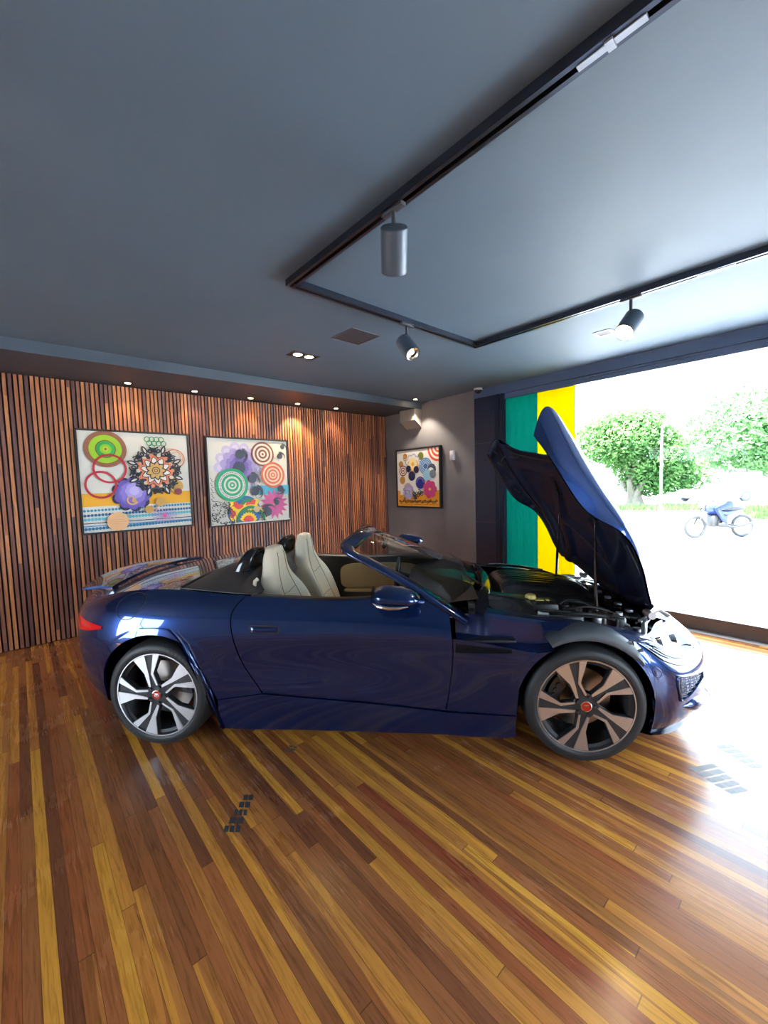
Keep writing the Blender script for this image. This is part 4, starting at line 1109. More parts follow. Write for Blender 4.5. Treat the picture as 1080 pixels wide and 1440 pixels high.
# ---- tonneau cover behind the seats
mb = MB(); G = []
for x in np.linspace(.10, .60, 22):
    f = (x - .10) / .5; r5 = shell(x, 5); row = []
    for w in np.linspace(-1, 1, 33):
        y = w * (r5[1] - .012); a = abs(y)
        hump = math.exp(-((a - .36) / .22) ** 2)
        rise = min(f / .35, 1) ** .8
        z = r5[2] + .004 + (.060 + .030 * hump) * (1 - abs(w) ** 5) * rise + .02 * (1 - w * w)
        if f > .80: z -= (f - .80) * .55 * (1 - abs(w) ** 5)
        row.append((x, y, z))
    G.append(row)
finish_grid(mb, G, 1, lambda A: np.zeros_like(A) + np.array([0, 0, 1.]), .03)
mb.build('tonneau_cover', M_TONN, car)
mb = MB()
for sd in (-1, 1):
    mb.tube([(x, sd * (shell(x, 5)[1] - .018), shell(x, 5)[2] + .008) for x in np.linspace(.10, .60, 14)], .006, 6)
mb.tube([(.098, y, shell(.1, 5)[2] + .012 + .02 * (1 - (y / .77) ** 2)) for y in np.linspace(-.76, .76, 24)], .008, 6)
mb.build('tonneau_seal', M_PLAS, car, smooth=60)
# ---- roll hoops
for y0 in (-.36, .36):
    mb = MB(); G = []
    for k in range(25):
        a = PI * k / 24; c, s_ = math.cos(a), math.sin(a)
        yy = y0 + .155 * abs(c) ** .6 * (1 if c > 0 else -1); zz = .99 + .215 * abs(s_) ** .55
        lean = (zz - .99) * .40; row = []
        for q in range(12):
            b = 2 * PI * q / 12; inn = math.cos(b)
            row.append((.375 + lean + .060 * math.sin(b) * (1.15 - .5 * (zz - .99) / .215), y0 + (yy - y0) * (1 - .13 * (inn + 1)), .99 + (zz - .99) * (1 - .10 * (inn + 1))))
        G.append(row)
    mb.grid(G, wrap_v=True)
    mb.build('roll_hoop', M_PLASG, car, smooth=70)
    mb = MB(); mb.rbox(-.02, .02, -.135, .135, -.02, .165, .015, 0, Matrix.Translation((.40, y0, .99)) @ Matrix.Rotation(math.radians(21), 4, 'Y')); o = mb.build('hoop_infill', M_PLAS, car, smooth=40)

# ---- cabin
mb = MB()
mb.box(.45, 2.02, -.74, .74, .20, .24)
mb.box(.50, .56, -.74, .74, .22, .96); mb.box(1.96, 2.02, -.74, .74, .22, .86)
mb.rbox(.62, 1.70, -.13, .13, .22, .60, .03); mb.rbox(.60, .95, -.11, .11, .55, .68, .03)
mb.build('cabin_tub', M_PLAS, car, smooth=40)
mb = MB(); G = []
for y in np.linspace(-.74, .74, 25):
    b = .03 * math.exp(-((y - .36) / .2) ** 2) + .01 * math.exp(-(y / .2) ** 2)
    G.append([(1.58, y, .52), (1.56, y, .70), (1.575, y, .80 + b), (1.63, y, .845 + b), (1.75, y, .865 + b * .7), (1.92, y, .90), (2.05, y, .915)])
mb.grid(G); mb.build('dashboard', M_PLAS, car, smooth=60)
mb = MB()
ringp = [(1.47 + .055 * math.sin(a), .37 + .18 * math.cos(a), .79 + .175 * math.sin(a)) for a in [2 * PI * k / 36 for k in range(36)]]
ringp = [(1.46 - .30 * (p[2] - .79) * -1 * .35, p[1], p[2]) for p in ringp]
mb.tube(ringp, .016, 10, True)
mb.cyl((1.45, .37, .79), (1.62, .37, .76), .07, .05, 20)
for a in (0, PI, -PI / 2): mb.tube([(1.46, .37 + .05 * math.cos(a), .79 + .05 * math.sin(a)), (1.46, .37 + .175 * math.cos(a), .79 + .17 * math.sin(a))], .014, 8)
mb.build('steering_wheel', M_PLASG, car, smooth=50)

def seat(y0):
    root = thing_part('seat', car)
    mb = MB(); G = []
    #        z    xc   half-width  half-depth  wing
    secs = [(.44, .80, .20, .09, .03), (.52, .775, .225, .10, .05), (.64, .715, .245, .11, .07), (.78, .655, .25, .110, .075), (.88, .625, .232, .095, .06), (.95, .612, .196, .08, .035), (1.01, .606, .158, .068, .022),
            (1.08, .603, .132, .060, .014), (1.15, .602, .116, .054, .010), (1.19, .602, .098, .046, .004), (1.212, .602, .068, .034, 0), (1.22, .602, .03, .012, 0)]
    ev = nat_spline([s[0] for s in secs], np.array([s[1:] for s in secs]))
    for z in list(np.linspace(.44, 1.20, 30)) + [1.208, 1.214, 1.218, 1.22]:
        xc, hw, hd, wg = ev(z); row = []
        for k in range(32):
            a = 2 * PI * k / 32; c, s_ = math.cos(a), math.sin(a)
            ey = hw * abs(c) ** .6 * (1 if c > 0 else -1); ex = hd * abs(s_) ** .6 * (1 if s_ > 0 else -1)
            if ex > 0: ex += wg * (abs(ey / max(hw, .01)) ** 3) * 1.2 - wg * .35 * (1 - abs(ey / max(hw, .01)) ** 2)
            row.append((xc + ex, y0 + ey, z))
        G.append(row)
    mb.grid(G, wrap_v=True, flip=True); mb.add(G[-1], [tuple(range(32))]); mb.add(G[0], [tuple(range(31, -1, -1))])
    bk = mb.build('backrest', M_CREAM, root, smooth=70)
    mb = MB()
    def onface(z, fy):
        xc, hw, hd, wg = ev(z); return (xc + hd * (1 - abs(fy) ** 3 * .25) + wg * 1.2 * abs(fy) ** 3 - wg * .35 * (1 - fy * fy) + .001, y0 + fy * hw, z)
    for fy in (-.55, .55): mb.tube([onface(z, fy * (1 if z < .95 else 1.0)) for z in np.linspace(.55, 1.17, 22)], .0035, 6)
    mb.tube([onface(.865 + .03 * (abs(f)), f) for f in np.linspace(-.55, .55, 11)], .0035, 6)
    mb.tube([onface(.66, f) for f in np.linspace(-.55, .55, 9)], .003, 6)
    mb.build('seam', M_SEAM, root, smooth=60)
    mb = MB(); mb.rbox(.86, 1.36, y0 - .24, y0 + .24, .34, .50, .06, seg=4); mb.build('seat_cushion', M_CREAM, root, smooth=60)
    mb = MB(); mb.rbox(.76, 1.30, y0 - .22, y0 + .22, .235, .35, .02); mb.build('seat_base', M_PLAS, root, smooth=40)
    return root
def thing_part(name, parent):
    o = bpy.data.objects.new(name, None); COL.objects.link(o); o.parent = parent; o.empty_display_size = .1; return o
seat(-.37); seat(.37)
for sd in (-1, 1):
    mb = MB(); mb.tube([(.535, sd * .63, .74), (.54, sd * .625, .92), (.55, sd * .61, 1.0), (.562, sd * .59, 1.012)], .010, 8, flat=1.4)
    mb.build('seat_belt', M_CREAM, car, smooth=60)

# ---- windscreen: frame and glass
path = [(1.97, -.815, .80), (1.80, -.775, .905), (1.57, -.715, 1.035), (1.35, -.660, 1.142), (1.235, -.625, 1.195), (1.20, -.575, 1.220), (1.205, -.50, 1.232), (1.245, -.28, 1.262), (1.265, 0, 1.275)]
full = path + [(x, -y, z) for x, y, z in path[-2::-1]]
evp = nat_spline(range(len(full)), np.array(full))
pp = [evp(u_) for u_ in np.linspace(0, len(full) - 1, 97)]
mb = MB(); G = []
for i, p in enumerate(pp):
    d = np.array(pp[min(i + 1, 96)]) - np.array(pp[max(i - 1, 0)]); d /= np.linalg.norm(d)
    cen = np.array([1.75, 0, 1.03]); inw = cen - p; inw -= d * inw.dot(d); inw /= np.linalg.norm(inw)
    nrm = np.cross(d, inw); nrm /= np.linalg.norm(nrm); nrm = nrm if nrm[2] > 0 else -nrm
    f = min(i, 96 - i) / 48; w = .047 + .020 * (1 - f)
    row = []
    for k in range(14):
        a = 2 * PI * k / 14; c, s_ = math.cos(a), math.sin(a)
        row.append(tuple(p + inw * w * abs(c) ** .7 * (1 if c > 0 else -1) + nrm * .020 * abs(s_) ** .7 * (1 if s_ > 0 else -1)))
    G.append(row)
mb.grid(G, wrap_v=True); mb.build('windscreen_frame', M_PAINT, car, smooth=70)
mb = MB()
for o_ in (.045,):
    pth = []
    for i, p in enumerate(pp):
        d = np.array(pp[min(i + 1, 96)]) - np.array(pp[max(i - 1, 0)]); d /= np.linalg.norm(d)
        inw = np.array([1.75, 0, 1.03]) - p; inw -= d * inw.dot(d); inw /= np.linalg.norm(inw)
        pth.append(tuple(p - inw * o_ + np.array([0, 0, .004])))
    mb.tube(pth[4:-4], .009, 8)
mb.build('roof_seal', M_PLAS, car, smooth=60)
mb = MB(); G = []
for v in np.linspace(-1, 1, 25):
    top_ = np.array([1.285 - .045 * v * v, .56 * v, 1.262 - .042 * v * v])
    bot_ = np.array([2.10 - .17 * v * v, .765 * v, .925 - .065 * v * v])
    row = []
    for q in np.linspace(0, 1, 13):
        p = top_ + (bot_ - top_) * q; row.append((p[0], p[1], p[2] + .022 * math.sin(PI * q)))
    G.append(row)
mb.grid(G); mb.build('windscreen_glass', M_SCREEN, car, smooth=180)
mb = MB(); mb.rbox(-.02, .01, -.11, .11, -.03, .03, .012, 0, Matrix.Translation((1.40, 0, 1.165))); mb.cyl((1.40, 0, 1.17), (1.37, 0, 1.235), .010, n=10)
mb.build('rear_view_mirror', M_PLASG, car, smooth=40)

# ---- wheels
def arc(r, a0, a1, n):
    return [(r * math.cos(math.radians(a0 + (a1 - a0) * i / n)), r * math.sin(math.radians(a0 + (a1 - a0) * i / n))) for i in range(n + 1)]
def pol(l, A, R): return [(R * r * math.cos(math.radians(A + d)), R * r * math.sin(math.radians(A + d))) for r, d in l]
def text_mesh(ch, size):
    c = bpy.data.curves.new('t', 'FONT'); c.body = ch; c.size = size; c.align_x = 'CENTER'
    o = bpy.data.objects.new('t', c); COL.objects.link(o); bpy.context.view_layer.update()
    me = bpy.data.meshes.new_from_object(o.evaluated_get(bpy.context.evaluated_depsgraph_get()))
    v = [tuple(q.co) for q in me.vertices]; f = [tuple(p.vertices) for p in me.polygons]
    bpy.data.objects.remove(o); bpy.data.curves.remove(c); bpy.data.meshes.remove(me); return v, f
# local wheel frame: disc in the XY plane seen from outside (X forward, Y up), Z points out of the car
def wheel(x, sd, width, phase, letters):
    M_out = Matrix(((1, 0, 0, 0), (0, 0, -1, 0), (0, 1, 0, 0), (0, 0, 0, 1)))     # near side
    Mw = Matrix.Translation((x, -.925, .3435)) @ M_out
    if sd > 0: Mw = Matrix.Rotation(PI, 4, 'Z') @ Matrix.Translation((-x, -.925, .3435)) @ M_out
    R = .268
    mb = MB()
    mb.lathe([(R + .004, -.006), (R + .003, .002), (R - .004, .003), (R - .008, -.002), (R - .012, -.02), (R - .022, -.06), (.232, -.10), (.228, -.20), (.24, -.235)], 72, 0, Mw)
    for k in range(5):
        A = phase + 72 * k
        mb.prism(pol([(.99, 21), (.99, 11), (.99, 2), (.99, -5), (.99, -11), (.99, -21), (.53, -7), (.26, -24), (.2, 0), (.27, 33), (.585, 17)], A, R), -.035, -.004, 0, Mw)
    mb.lathe([(0, -.004), (.066, -.004), (.072, -.008), (.074, -.045), (0, -.045)], 40, 0, Mw)
    w = mb.build('wheel', M_DRIM, car, smooth=30)
    mb = MB()
    mb.lathe([(R + .0045, -.002), (R + .0035, .0045), (R - .002, .0045), (R - .005, -.001)], 72, 0, Mw)
    for k in range(5):
        A = phase + 72 * k
        mb.prism(pol([(.995, 20), (.998, 14), (.998, 8), (.995, 2), (.52, 6.5), (.24, 22), (.27, 31), (.575, 16)], A, R), -.006, .0025, 0, Mw)
        mb.prism(pol([(.997, -11), (.52, -.5), (.23, -13), (.25, -22), (.52, -6.5), (.995, -20), (.998, -15)], A, R), -.006, .0025, 0, Mw)
    mb.build('spoke_face', M_FACE, w, smooth=30)
    mb = MB(); T = .3435
    mb.lathe([(.240, -width + .01), (.262, -width + .002), (.292, -width - .006), (.322, -width + .004), (T - .006, -width + .022), (T, -width + .05), (T, -.062), (T - .004, -.035), (.331, -.008), (.318, .004), (.300, .010), (.284, .008), (R + .006, .002), (R + .003, -.008), (.24, -.02)], 96, 0, Mw)
    for rr in (.288, .3225): mb.tube([tuple(Mw @ Vector((rr * math.cos(2 * PI * i / 72), rr * math.sin(2 * PI * i / 72), .0085 if rr < .3 else .0015))) for i in range(72)], .0012, 5, True)
    mb.build('tyre', M_RUB, w, smooth=40)
    if letters:
        m_let = pm('raised_lettering', (.06, .06, .065), .45, srgb=False)
        for word, a_mid in ((letters, 235), (letters, 55)):
            mb = MB(); n = len(word)
            for i, ch in enumerate(word):
                a = a_mid + (i - (n - 1) / 2) * 5.4 * (1 if a_mid > 180 else -1)
                v, f = text_mesh(ch, .030)
                rot = Matrix.Rotation(math.radians(a + 90 if a_mid > 180 else a - 90), 4, 'Z'); ra = .316 if a_mid > 180 else .295
                Mt = Mw @ Matrix.Translation((ra * math.cos(math.radians(a)), ra * math.sin(math.radians(a)), .0105)) @ rot
                mb.add([tuple(Mt @ Vector((p[0], p[1], 0))) for p in v], f)
            mb.build('tyre_lettering', m_let, w, smooth=0)
    mb = MB(); mb.lathe([(.045, -.115), (.178, -.115), (.180, -.117), (.180, -.138), (.178, -.140), (.045, -.140)], 56, 0, Mw)
    mb.build('brake_disc', M_STEEL, w, smooth=30)
    mb = MB(); ca = 158 if x > 1 else 18
    if sd > 0: ca = 180 - ca
    poly = arc(.200, ca - 24, ca + 24, 10) + arc(.125, ca + 22, ca - 22, 8)
    mb.prism(poly, -.16, -.062, 0, Mw)
    for da in (-12, 0, 12): mb.cyl(tuple(Mw @ Vector((.16 * math.cos(math.radians(ca + da)), .16 * math.sin(math.radians(ca + da)), -.062))), tuple(Mw @ Vector((.16 * math.cos(math.radians(ca + da)), .16 * math.sin(math.radians(ca + da)), -.054))), .017, n=14)
    mb.build('brake_caliper', M_CALI, w, smooth=30)
    for k in range(5):
        mb = MB(); a = math.radians(phase + 36 + 72 * k)
        c = Mw @ Vector((.054 * math.cos(a), .054 * math.sin(a), -.003)); e = Mw @ Vector((.054 * math.cos(a), .054 * math.sin(a), .009))
        mb.cyl(c, e, .0105, .0095, 6); mb.build('wheel_bolt', M_CALI, w, smooth=20)
    mb = MB()
    mb.lathe([(0, .006), (.0245, .006), (.026, .004)], 32, 1, Mw); mb.lathe([(.026, .002), (.0262, .007), (.031, .006), (.032, -.004)], 32, 0, Mw)
    # growling cat face, simplified: brow, cheeks, muzzle
    for poly in ([(-.014, .012), (-.006, .010), (0, .012), (.006, .010), (.014, .012), (.010, .004), (.003, .005), (0, .001), (-.003, .005), (-.010, .004)],
                 [(-.006, .000), (.006, .000), (.005, -.004), (0, -.002), (-.005, -.004)], [(-.015, .001), (-.009, .000), (-.008, -.010), (-.012, -.008)], [(.015, .001), (.009, .000), (.008, -.010), (.012, -.008)],
                 [(-.006, -.013), (.006, -.013), (.004, -.010), (-.004, -.010)]):
        mb.prism(poly, .006, .0072, 0, Mw)
    mb.build('centre_cap', [M_CHROME, M_REDBADGE], w, smooth=30)
    return w
wheel(0.0, -1, .285, 103, 'PIRELLI'); wheel(2.622, -1, .255, 109, None)
wheel(0.0, 1, .285, 95, None); wheel(2.622, 1, .255, 80, None)
mb = MB()
mb.box(-.55, 3.25, -.50, .50, .16, .19); mb.cyl((0, -.66, .34), (0, .66, .34), .05, n=12); mb.cyl((2.622, -.66, .34), (2.622, .66, .34), .05, n=12)
mb.box(.42, 2.2, -.82, .82, .085, .12); mb.box(-.5, .42, -.5, .5, .10, .17); mb.box(2.2, 3.1, -.5, .5, .10, .17)  # low wide box added to block light and shade the floor
mb.build('underbody_shade', M_BLACK, car, smooth=0)

# ---- bonnet, tipped forward about its front hinge
mb = MB(); G = []
us = np.linspace(0, 6, 73); vs = np.linspace(-5, 5, 121)
for u_ in us: G.append([tuple(bonnet_open(bonnet_closed(u_, v))) for v in vs])
zrot = bonnet_open(np.array([HX, 0, HZ + 1])) - np.array([HX, 0, HZ])
finish_grid(mb, G, 1, lambda A: np.zeros_like(A) + zrot, .012)
bon = mb.build('bonnet', M_PAINT, car)
def under(u_, v, d):
    e = .02; a = bonnet_closed(min(u_ + e, 6), v) - bonnet_closed(max(u_ - e, 0), v); b = bonnet_closed(u_, min(v + e, 5)) - bonnet_closed(u_, max(v - e, -5))
    n = np.cross(a, b); n /= np.linalg.norm(n) + 1e-12
    return tuple(bonnet_open(bonnet_closed(u_, v) - n * d))
mb = MB(); G = []     # pressed inner frame
for u_ in np.linspace(.02, 5.98, 70):
    row = []
    for v in np.linspace(-4.9, 4.9, 90):
        av = abs(v)
        d = .010; st = lambda q, w_: max(0, min(1, q / w_))
        # deep pressings: centre panel, two side triangles
        def well(uc, vc, ru, rv): return max(0, 1 - max(abs(u_ - uc) / ru, abs(av - vc) / rv) ** 6)
        rib = max(st(.30 - abs(av - (.9 + .42 * u_)), .10) if .5 < u_ < 5.3 else 0, st(.28 - abs(u_ - .75), .10) if av < 3.6 else 0, st(.25 - abs(u_ - 5.2), .10) if av < 3.5 else 0,
                  st(.26 - abs(av - 3.55), .09), st(.22 - abs(av), .09) if 2.4 < u_ < 5.2 else 0, st(.20 - abs(u_ - (4.1 - .55 * av)), .08) if av < 2.6 else 0)
        d += .032 * rib
        if av > 4.1 and u_ < 3: d += .010 * (math.sin(u_ * 9) > .45)
        row.append(under(u_, v, d))
    G.append(row)
mb.grid(G, flip=False); mb.build('bonnet_inner_frame', pm('inner_frame_black', (.009, .013, .030), .42, srgb=False, Specular_IOR_Level=.14), bon, smooth=50)
mb = MB()
for sg in (-1, 1):
    mb.tube([under(.35 + .05 * k, sg * (2.6 + .22 * k), .03) for k in range(9)], .008, 6)
    mb.tube([under(1.2 + .35 * k, sg * (1.0 + .24 * k), .035) for k in range(10)], .006, 6)
    mb.tube([under(u_, sg * 4.05, .02) for u_ in np.linspace(.3, 4.5, 16)], .006, 6)
    for k in range(4): mb.rbox(-.035, .035, -.012, .012, -.006, .006, .003, 0, Matrix.Translation(under(.3 + .5 * k, sg * 4.5, .016)) @ Matrix.Rotation(.6, 4, 'Y'))
mb.tube([under(.25, v, .02) for v in np.linspace(-3.4, 3.4, 30)], .007, 6)
mb.build('bonnet_seal', M_PLAS, bon, smooth=60)
for sd in (-1, 1):
    mb = MB(); a = Vector((2.80, sd * .60, .80)) if sd < 0 else Vector((2.90, sd * .55, .72)); b = Vector((2.79, sd * .60, 1.38)) if sd < 0 else Vector((2.93, sd * .55, 1.395))
    mb.cyl(a, a.lerp(b, .55), .011, n=12); mb.cyl(a.lerp(b, .5), b, .006, n=10); mb.ball(tuple(a), .014, 10); mb.ball(tuple(b), .013, 10)
    mb.build('gas_strut', M_PLASG, car, smooth=50)
    mb = MB(); mb.tube([(3.06, sd * .55, .70), (3.14, sd * .56, .76), (3.20, sd * .56, .79), (3.26, sd * .55, .75)], .018, 8, flat=.5); mb.cyl((3.14, sd * .60, .765), (3.14, sd * .52, .765), .024, n=16)
    mb.build('bonnet_hinge', M_ALLOYC, car, smooth=50)

# ---- engine bay
mb = MB()
mb.box(1.98, 3.22, -.80, .80, .30, .34); mb.box(1.98, 2.02, -.80, .80, .30, .90)
for sd in (-1, 1): mb.box(2.0, 2.9, min(sd * .74, sd * .76), max(sd * .74, sd * .76), .3, .70)
mb.box(3.16, 3.20, -.62, .62, .3, .66)
mb.build('engine_bay_tub', M_BLACK, car, smooth=0)
mb = MB(); G = []       # scuttle panel with wiper well
for y in np.linspace(-.84, .84, 33):
    v = y / .84
    G.append([(2.12 - .17 * v * v, y, .900 - .055 * v * v), (2.145 - .17 * v * v, y, .935 - .065 * v * v), (2.19 - .16 * v * v, y, .925 - .06 * v * v), (2.21 - .15 * v * v, y, .90 - .06 * v * v), (2.23 - .15 * v * v, y, .80 - .03 * v * v)])
mb.grid(G); mb.build('scuttle_panel', M_PLASG, car, smooth=40)
for y0 in (-.42, .18):
    mb = MB(); mb.tube([(2.10, y0, .925), (2.03, y0 + .18, .945), (1.985, y0 + .42, .948)], [.010, .007, .005], 8)
    mb.tube([(2.03, y0 - .12, .962), (1.99, y0 + .15, .972), (1.95, y0 + .44, .965)], .006, 6); mb.cyl((2.11, y0, .90), (2.11, y0, .945), .016, n=12)
    mb.build('wiper', M_PLAS, car, smooth=50)
mb = MB(); G = []       # engine cover
for x in np.linspace(2.22, 2.96, 42):
    f = (x - 2.22) / .74; row = []
    prof = (1 - abs(2 * f - 1) ** 7)
    for w in np.linspace(-1, 1, 45):
        y = .40 * w * (1 - .12 * f); e = (1 - abs(w) ** 4) ** .6
        rib = -.008 * (1 if abs((abs(w) * 6) % 1 - .5) < .16 and .12 < f < .9 and abs(w) < .8 else 0)
        z = .70 + (.225 - .075 * f) * e * max(prof, 0) ** .5 + rib
        row.append((x, y, z))
    G.append(row)
mb.grid(G); ec = mb.build('engine_cover', M_COVER, car, smooth=30)
mb = MB(); mb.lathe([(0, .024), (.028, .024), (.034, .018), (.036, 0)], 24, 0, Matrix.Translation((2.42, -.50, .852))); mb.build('oil_filler_cap', M_YEL, car, smooth=40)
# moulded strut-tower covers either side
for sd in (-1, 1):
    mb = MB(); G = []
    for x in np.linspace(1.98, 2.44, 26):
        f = (x - 1.98) / .46; row = []
        for q in np.linspace(0, 1, 14):
            y = .45 + .33 * q
            z = .905 - .055 * q - .05 * f + .018 * math.sin(PI * q) * math.sin(PI * f) - (.05 * math.exp(-(((x - 2.18) / .09) ** 2 + ((y - .67) / .06) ** 2))) - .03 * (f > .93)
            row.append((x, sd * y, z))
        G.append(row)
    mb.grid(G); mb.grid([[G[-1][j], (G[-1][j][0] + .01, G[-1][j][1], .60)] for j in range(14)]); mb.grid([[r[-1], (r[-1][0], r[-1][1] + sd * .01, .72)] for r in G])
    mb.tube([G[i][3] for i in range(26)], .007, 6); mb.tube([G[25][j] for j in range(14)], .009, 6)
    mb.build('tower_cover', M_COVER, car, smooth=40)
    # fender rail along the bay
    mb = MB(); G = []
    for x in np.linspace(2.40, 3.02, 26):
        f = (x - 2.40) / .62
        z = .80 - .10 * f * f
        G.append([(x, sd * (.74), z - .10), (x, sd * .74, z), (x, sd * .775, z + .008), (x, sd * .84, z - .002), (x, sd * (.885 - .03 * f), z - .03)])
    mb.grid(G); mb.build('fender_rail', M_PAINT_IN, car, smooth=30)
# ancillaries
R_ = random.Random(3)
mb = MB(); mb.rbox(2.46, 2.70, -.68, -.50, .66, .79, .02); mb.rbox(2.50, 2.66, -.66, -.52, .785, .80, .006); mb.build('fuse_box', M_PLAS, car, smooth=40)
mb = MB(); mb.box(2.445, 2.50, -.53, -.49, .842, .846); mb.box(2.515, 2.535, -.53, -.50, .842, .845); mb.build('warning_label', M_YEL, car, smooth=0)
mb = MB(); mb.rbox(2.36, 2.58, -.60, -.43, .70, .842, .025); mb.build('air_box', M_PLAS, car, smooth=40)
mb = MB(); mb.rbox(2.80, 2.90, -.66, -.52, .68, .775, .012); mb.build('relay_block', M_RBROWN, car, smooth=40)
mb = MB(); mb.rbox(2.915, 2.96, -.66, -.55, .65, .77, .01); mb.cyl((2.94, -.60, .77), (2.94, -.60, .79), .02, n=16); mb.build('washer_reservoir', M_WHITEPL, car, smooth=40)
mb = MB(); mb.cyl((2.43, -.69, .805), (2.48, -.695, .80), .013, n=16); mb.cyl((2.43, -.69, .805), (2.418, -.688, .806), .017, n=16); mb.build('fluid_bottle', M_WHITEPL, car, smooth=40)
hoses = [[(2.45, -.42, .80), (2.62, -.47, .83), (2.80, -.46, .80), (2.95, -.42, .74)], [(2.60, -.60, .80), (2.74, -.62, .83), (2.88, -.58, .79), (3.00, -.50, .73)], [(2.5, -.70, .79), (2.65, -.715, .815), (2.82, -.70, .79), (2.97, -.66, .72)],
         [(2.72, -.40, .78), (2.80, -.52, .81), (2.84, -.64, .78)], [(2.55, .44, .80), (2.72, .52, .82), (2.92, .50, .76)], [(2.6, -.52, .815), (2.66, -.50, .84), (2.74, -.53, .835), (2.80, -.56, .80)], [(2.3, .60, .86), (2.5, .66, .84), (2.8, .62, .80)]]
for i, h in enumerate(hoses):
    ev_ = nat_spline(range(len(h)), np.array(h)); mb = MB(); mb.tube([tuple(ev_(q)) for q in np.linspace(0, len(h) - 1, 16)], .007 if i % 2 else .011, 8); mb.build('hose', M_HOSE, car, smooth=60)
for i in range(16):
    x = 2.50 + R_.random() * .45; y = -.44 - R_.random() * .26; z = .80 - .12 * (x - 2.5) + .01
    mb = MB()
    if i % 2: mb.cyl((x, y, z - .05), (x, y, z + .012 + .012 * R_.random()), .005 + .006 * R_.random(), n=12)
    else: mb.rbox(x, x + .02 + .03 * R_.random(), y, y + .015 + .02 * R_.random(), z - .05, z + .008, .003)
    mb.build('connector', (M_ALLOYC, M_PLAS, M_PLAS, M_STEEL)[i % 4], car, smooth=40)
mb = MB(); mb.tube([(x, -.755, .815 - .06 * max(0, (x - 2.6)) ) for x in np.linspace(2.05, 2.9, 20)], .006, 6); mb.tube([(x, -.70, .83 - .09 * max(0, (x - 2.5))) for x in np.linspace(2.42, 3.0, 16)], .005, 6); mb.build('wiring_loom', M_HOSE, car, smooth=60)
# slam panel and radiator shroud
mb = MB(); G = []
for y in np.linspace(-.60, .60, 31):
    v = y / .6; c_ = .01 if int((y + .6) / .08) % 2 else 0
    G.append([(2.985 - .04 * v * v, y, .60), (2.99 - .04 * v * v, y, .745 - .02 * v * v), (3.03 - .05 * v * v, y, .762 - .02 * v * v - c_), (3.09 - .06 * v * v, y, .757 - .022 * v * v), (3.13 - .07 * v * v, y, .748 - .024 * v * v - c_), (3.20 - .09 * v * v, y, .725 - .03 * v * v), (3.22 - .09 * v * v, y, .60)])
mb.grid(G); mb.build('slam_panel', M_PLASG, car, smooth=30)
for y in np.linspace(-.48, .48, 7): mb = MB(); mb.rbox(3.035, 3.075, y - .02, y + .02, .752, .770, .006); mb.build('slam_panel_clip', M_ALLOYC, car, smooth=40)
for sd in (-1, 1):
    mb = MB(); mb.tube([(2.98, sd * .80, .66), (3.02, sd * .74, .72), (3.06, sd * .66, .735), (3.12, sd * .58, .735)], .016, 8, flat=.6)
    mb.rbox(2.97, 3.05, min(sd * .62, sd * .72), max(sd * .62, sd * .72), .66, .705, .01); mb.cyl((3.0, sd * .70, .70), (3.0, sd * .70, .725), .02, n=14)
    mb.build('lamp_carrier', M_ALLOYC, car, smooth=50)

for o in car.children_recursive:
    lb = {'tail_lamp': 'bright red wrap-round tail lamp', 'centre_cap': 'red cat-face badge in a silver ring', 'seat': 'cream leather seat with built-in headrest', 'door_trim_pad': 'beige padded door trim',
          'tonneau_cover': 'dark grey cloth roof cover', 'indicator_strip': 'shiny strip along the mirror', 'oil_filler_cap': 'pale yellow cap', 'relay_block': 'rust red plastic block', 'fluid_bottle': 'small white bottle', 'arch_liner_cap': 'dark grey bare wheel arch liner',
          'roll_hoop': 'glossy black roll hoop', 'spoke_face': 'machined silver spoke faces', 'engine_cover': 'ribbed black engine cover', 'bonnet_inner_frame': 'black pressed underside of the bonnet'}.get(o.name.split('.')[0])
    if lb: o['label'] = lb
SKY, EXPO, SUN, LAMP = 4.5, 2.35, 24.0, 26.0
# ================================================================= outside the window
M_ROAD = noisy('road_pale', (150, 151, 153), (160, 161, 163), .8, .9)
M_GRASS = noisy('grass_green', (34, 86, 18), (50, 108, 26), 3, .9)
mb = MB(); mb.box(-60, 140, -90, 90, -.14, -.08); struct(mb.build('ground', M_ROAD, smooth=0))
def outp(px, dist, z=0.):
    """World point at a forward distance from the camera, along the sight line through image column px at height z."""
    d = fw * 1.0 + r2 * ((px - 540) / F_PX); d = Vector((d.x, d.y, 0)); return Vector((d.x * dist, d.y * dist, z))
GZ = -.08
def ground_at(px, py):
    d = fw + r2 * ((px - 540) / F_PX) + d2 * ((py - 720) / F_PX); k = (GZ - CAM_H) / d.z; return Vector((d.x * k, d.y * k, GZ))
def leafy(mb, c, rad, n, size, R_):
    for _ in range(n):
        while True:
            p = Vector((R_.uniform(-1, 1), R_.uniform(-1, 1), R_.uniform(-1, 1)))
            if .35 < p.length < 1: break
        q = Vector(c) + Vector((p.x * rad[0], p.y * rad[1], p.z * rad[2]))
        a = Vector((R_.gauss(0, 1), R_.gauss(0, 1), R_.gauss(0, 1))).normalized(); b = a.orthogonal().normalized(); s = size * R_.uniform(.6, 1.3)
        mb.add([q - a * s * .5, q + b * s * .28, q + a * s * .5, q - b * s * .28], [(0, 1, 2, 3)], 0)
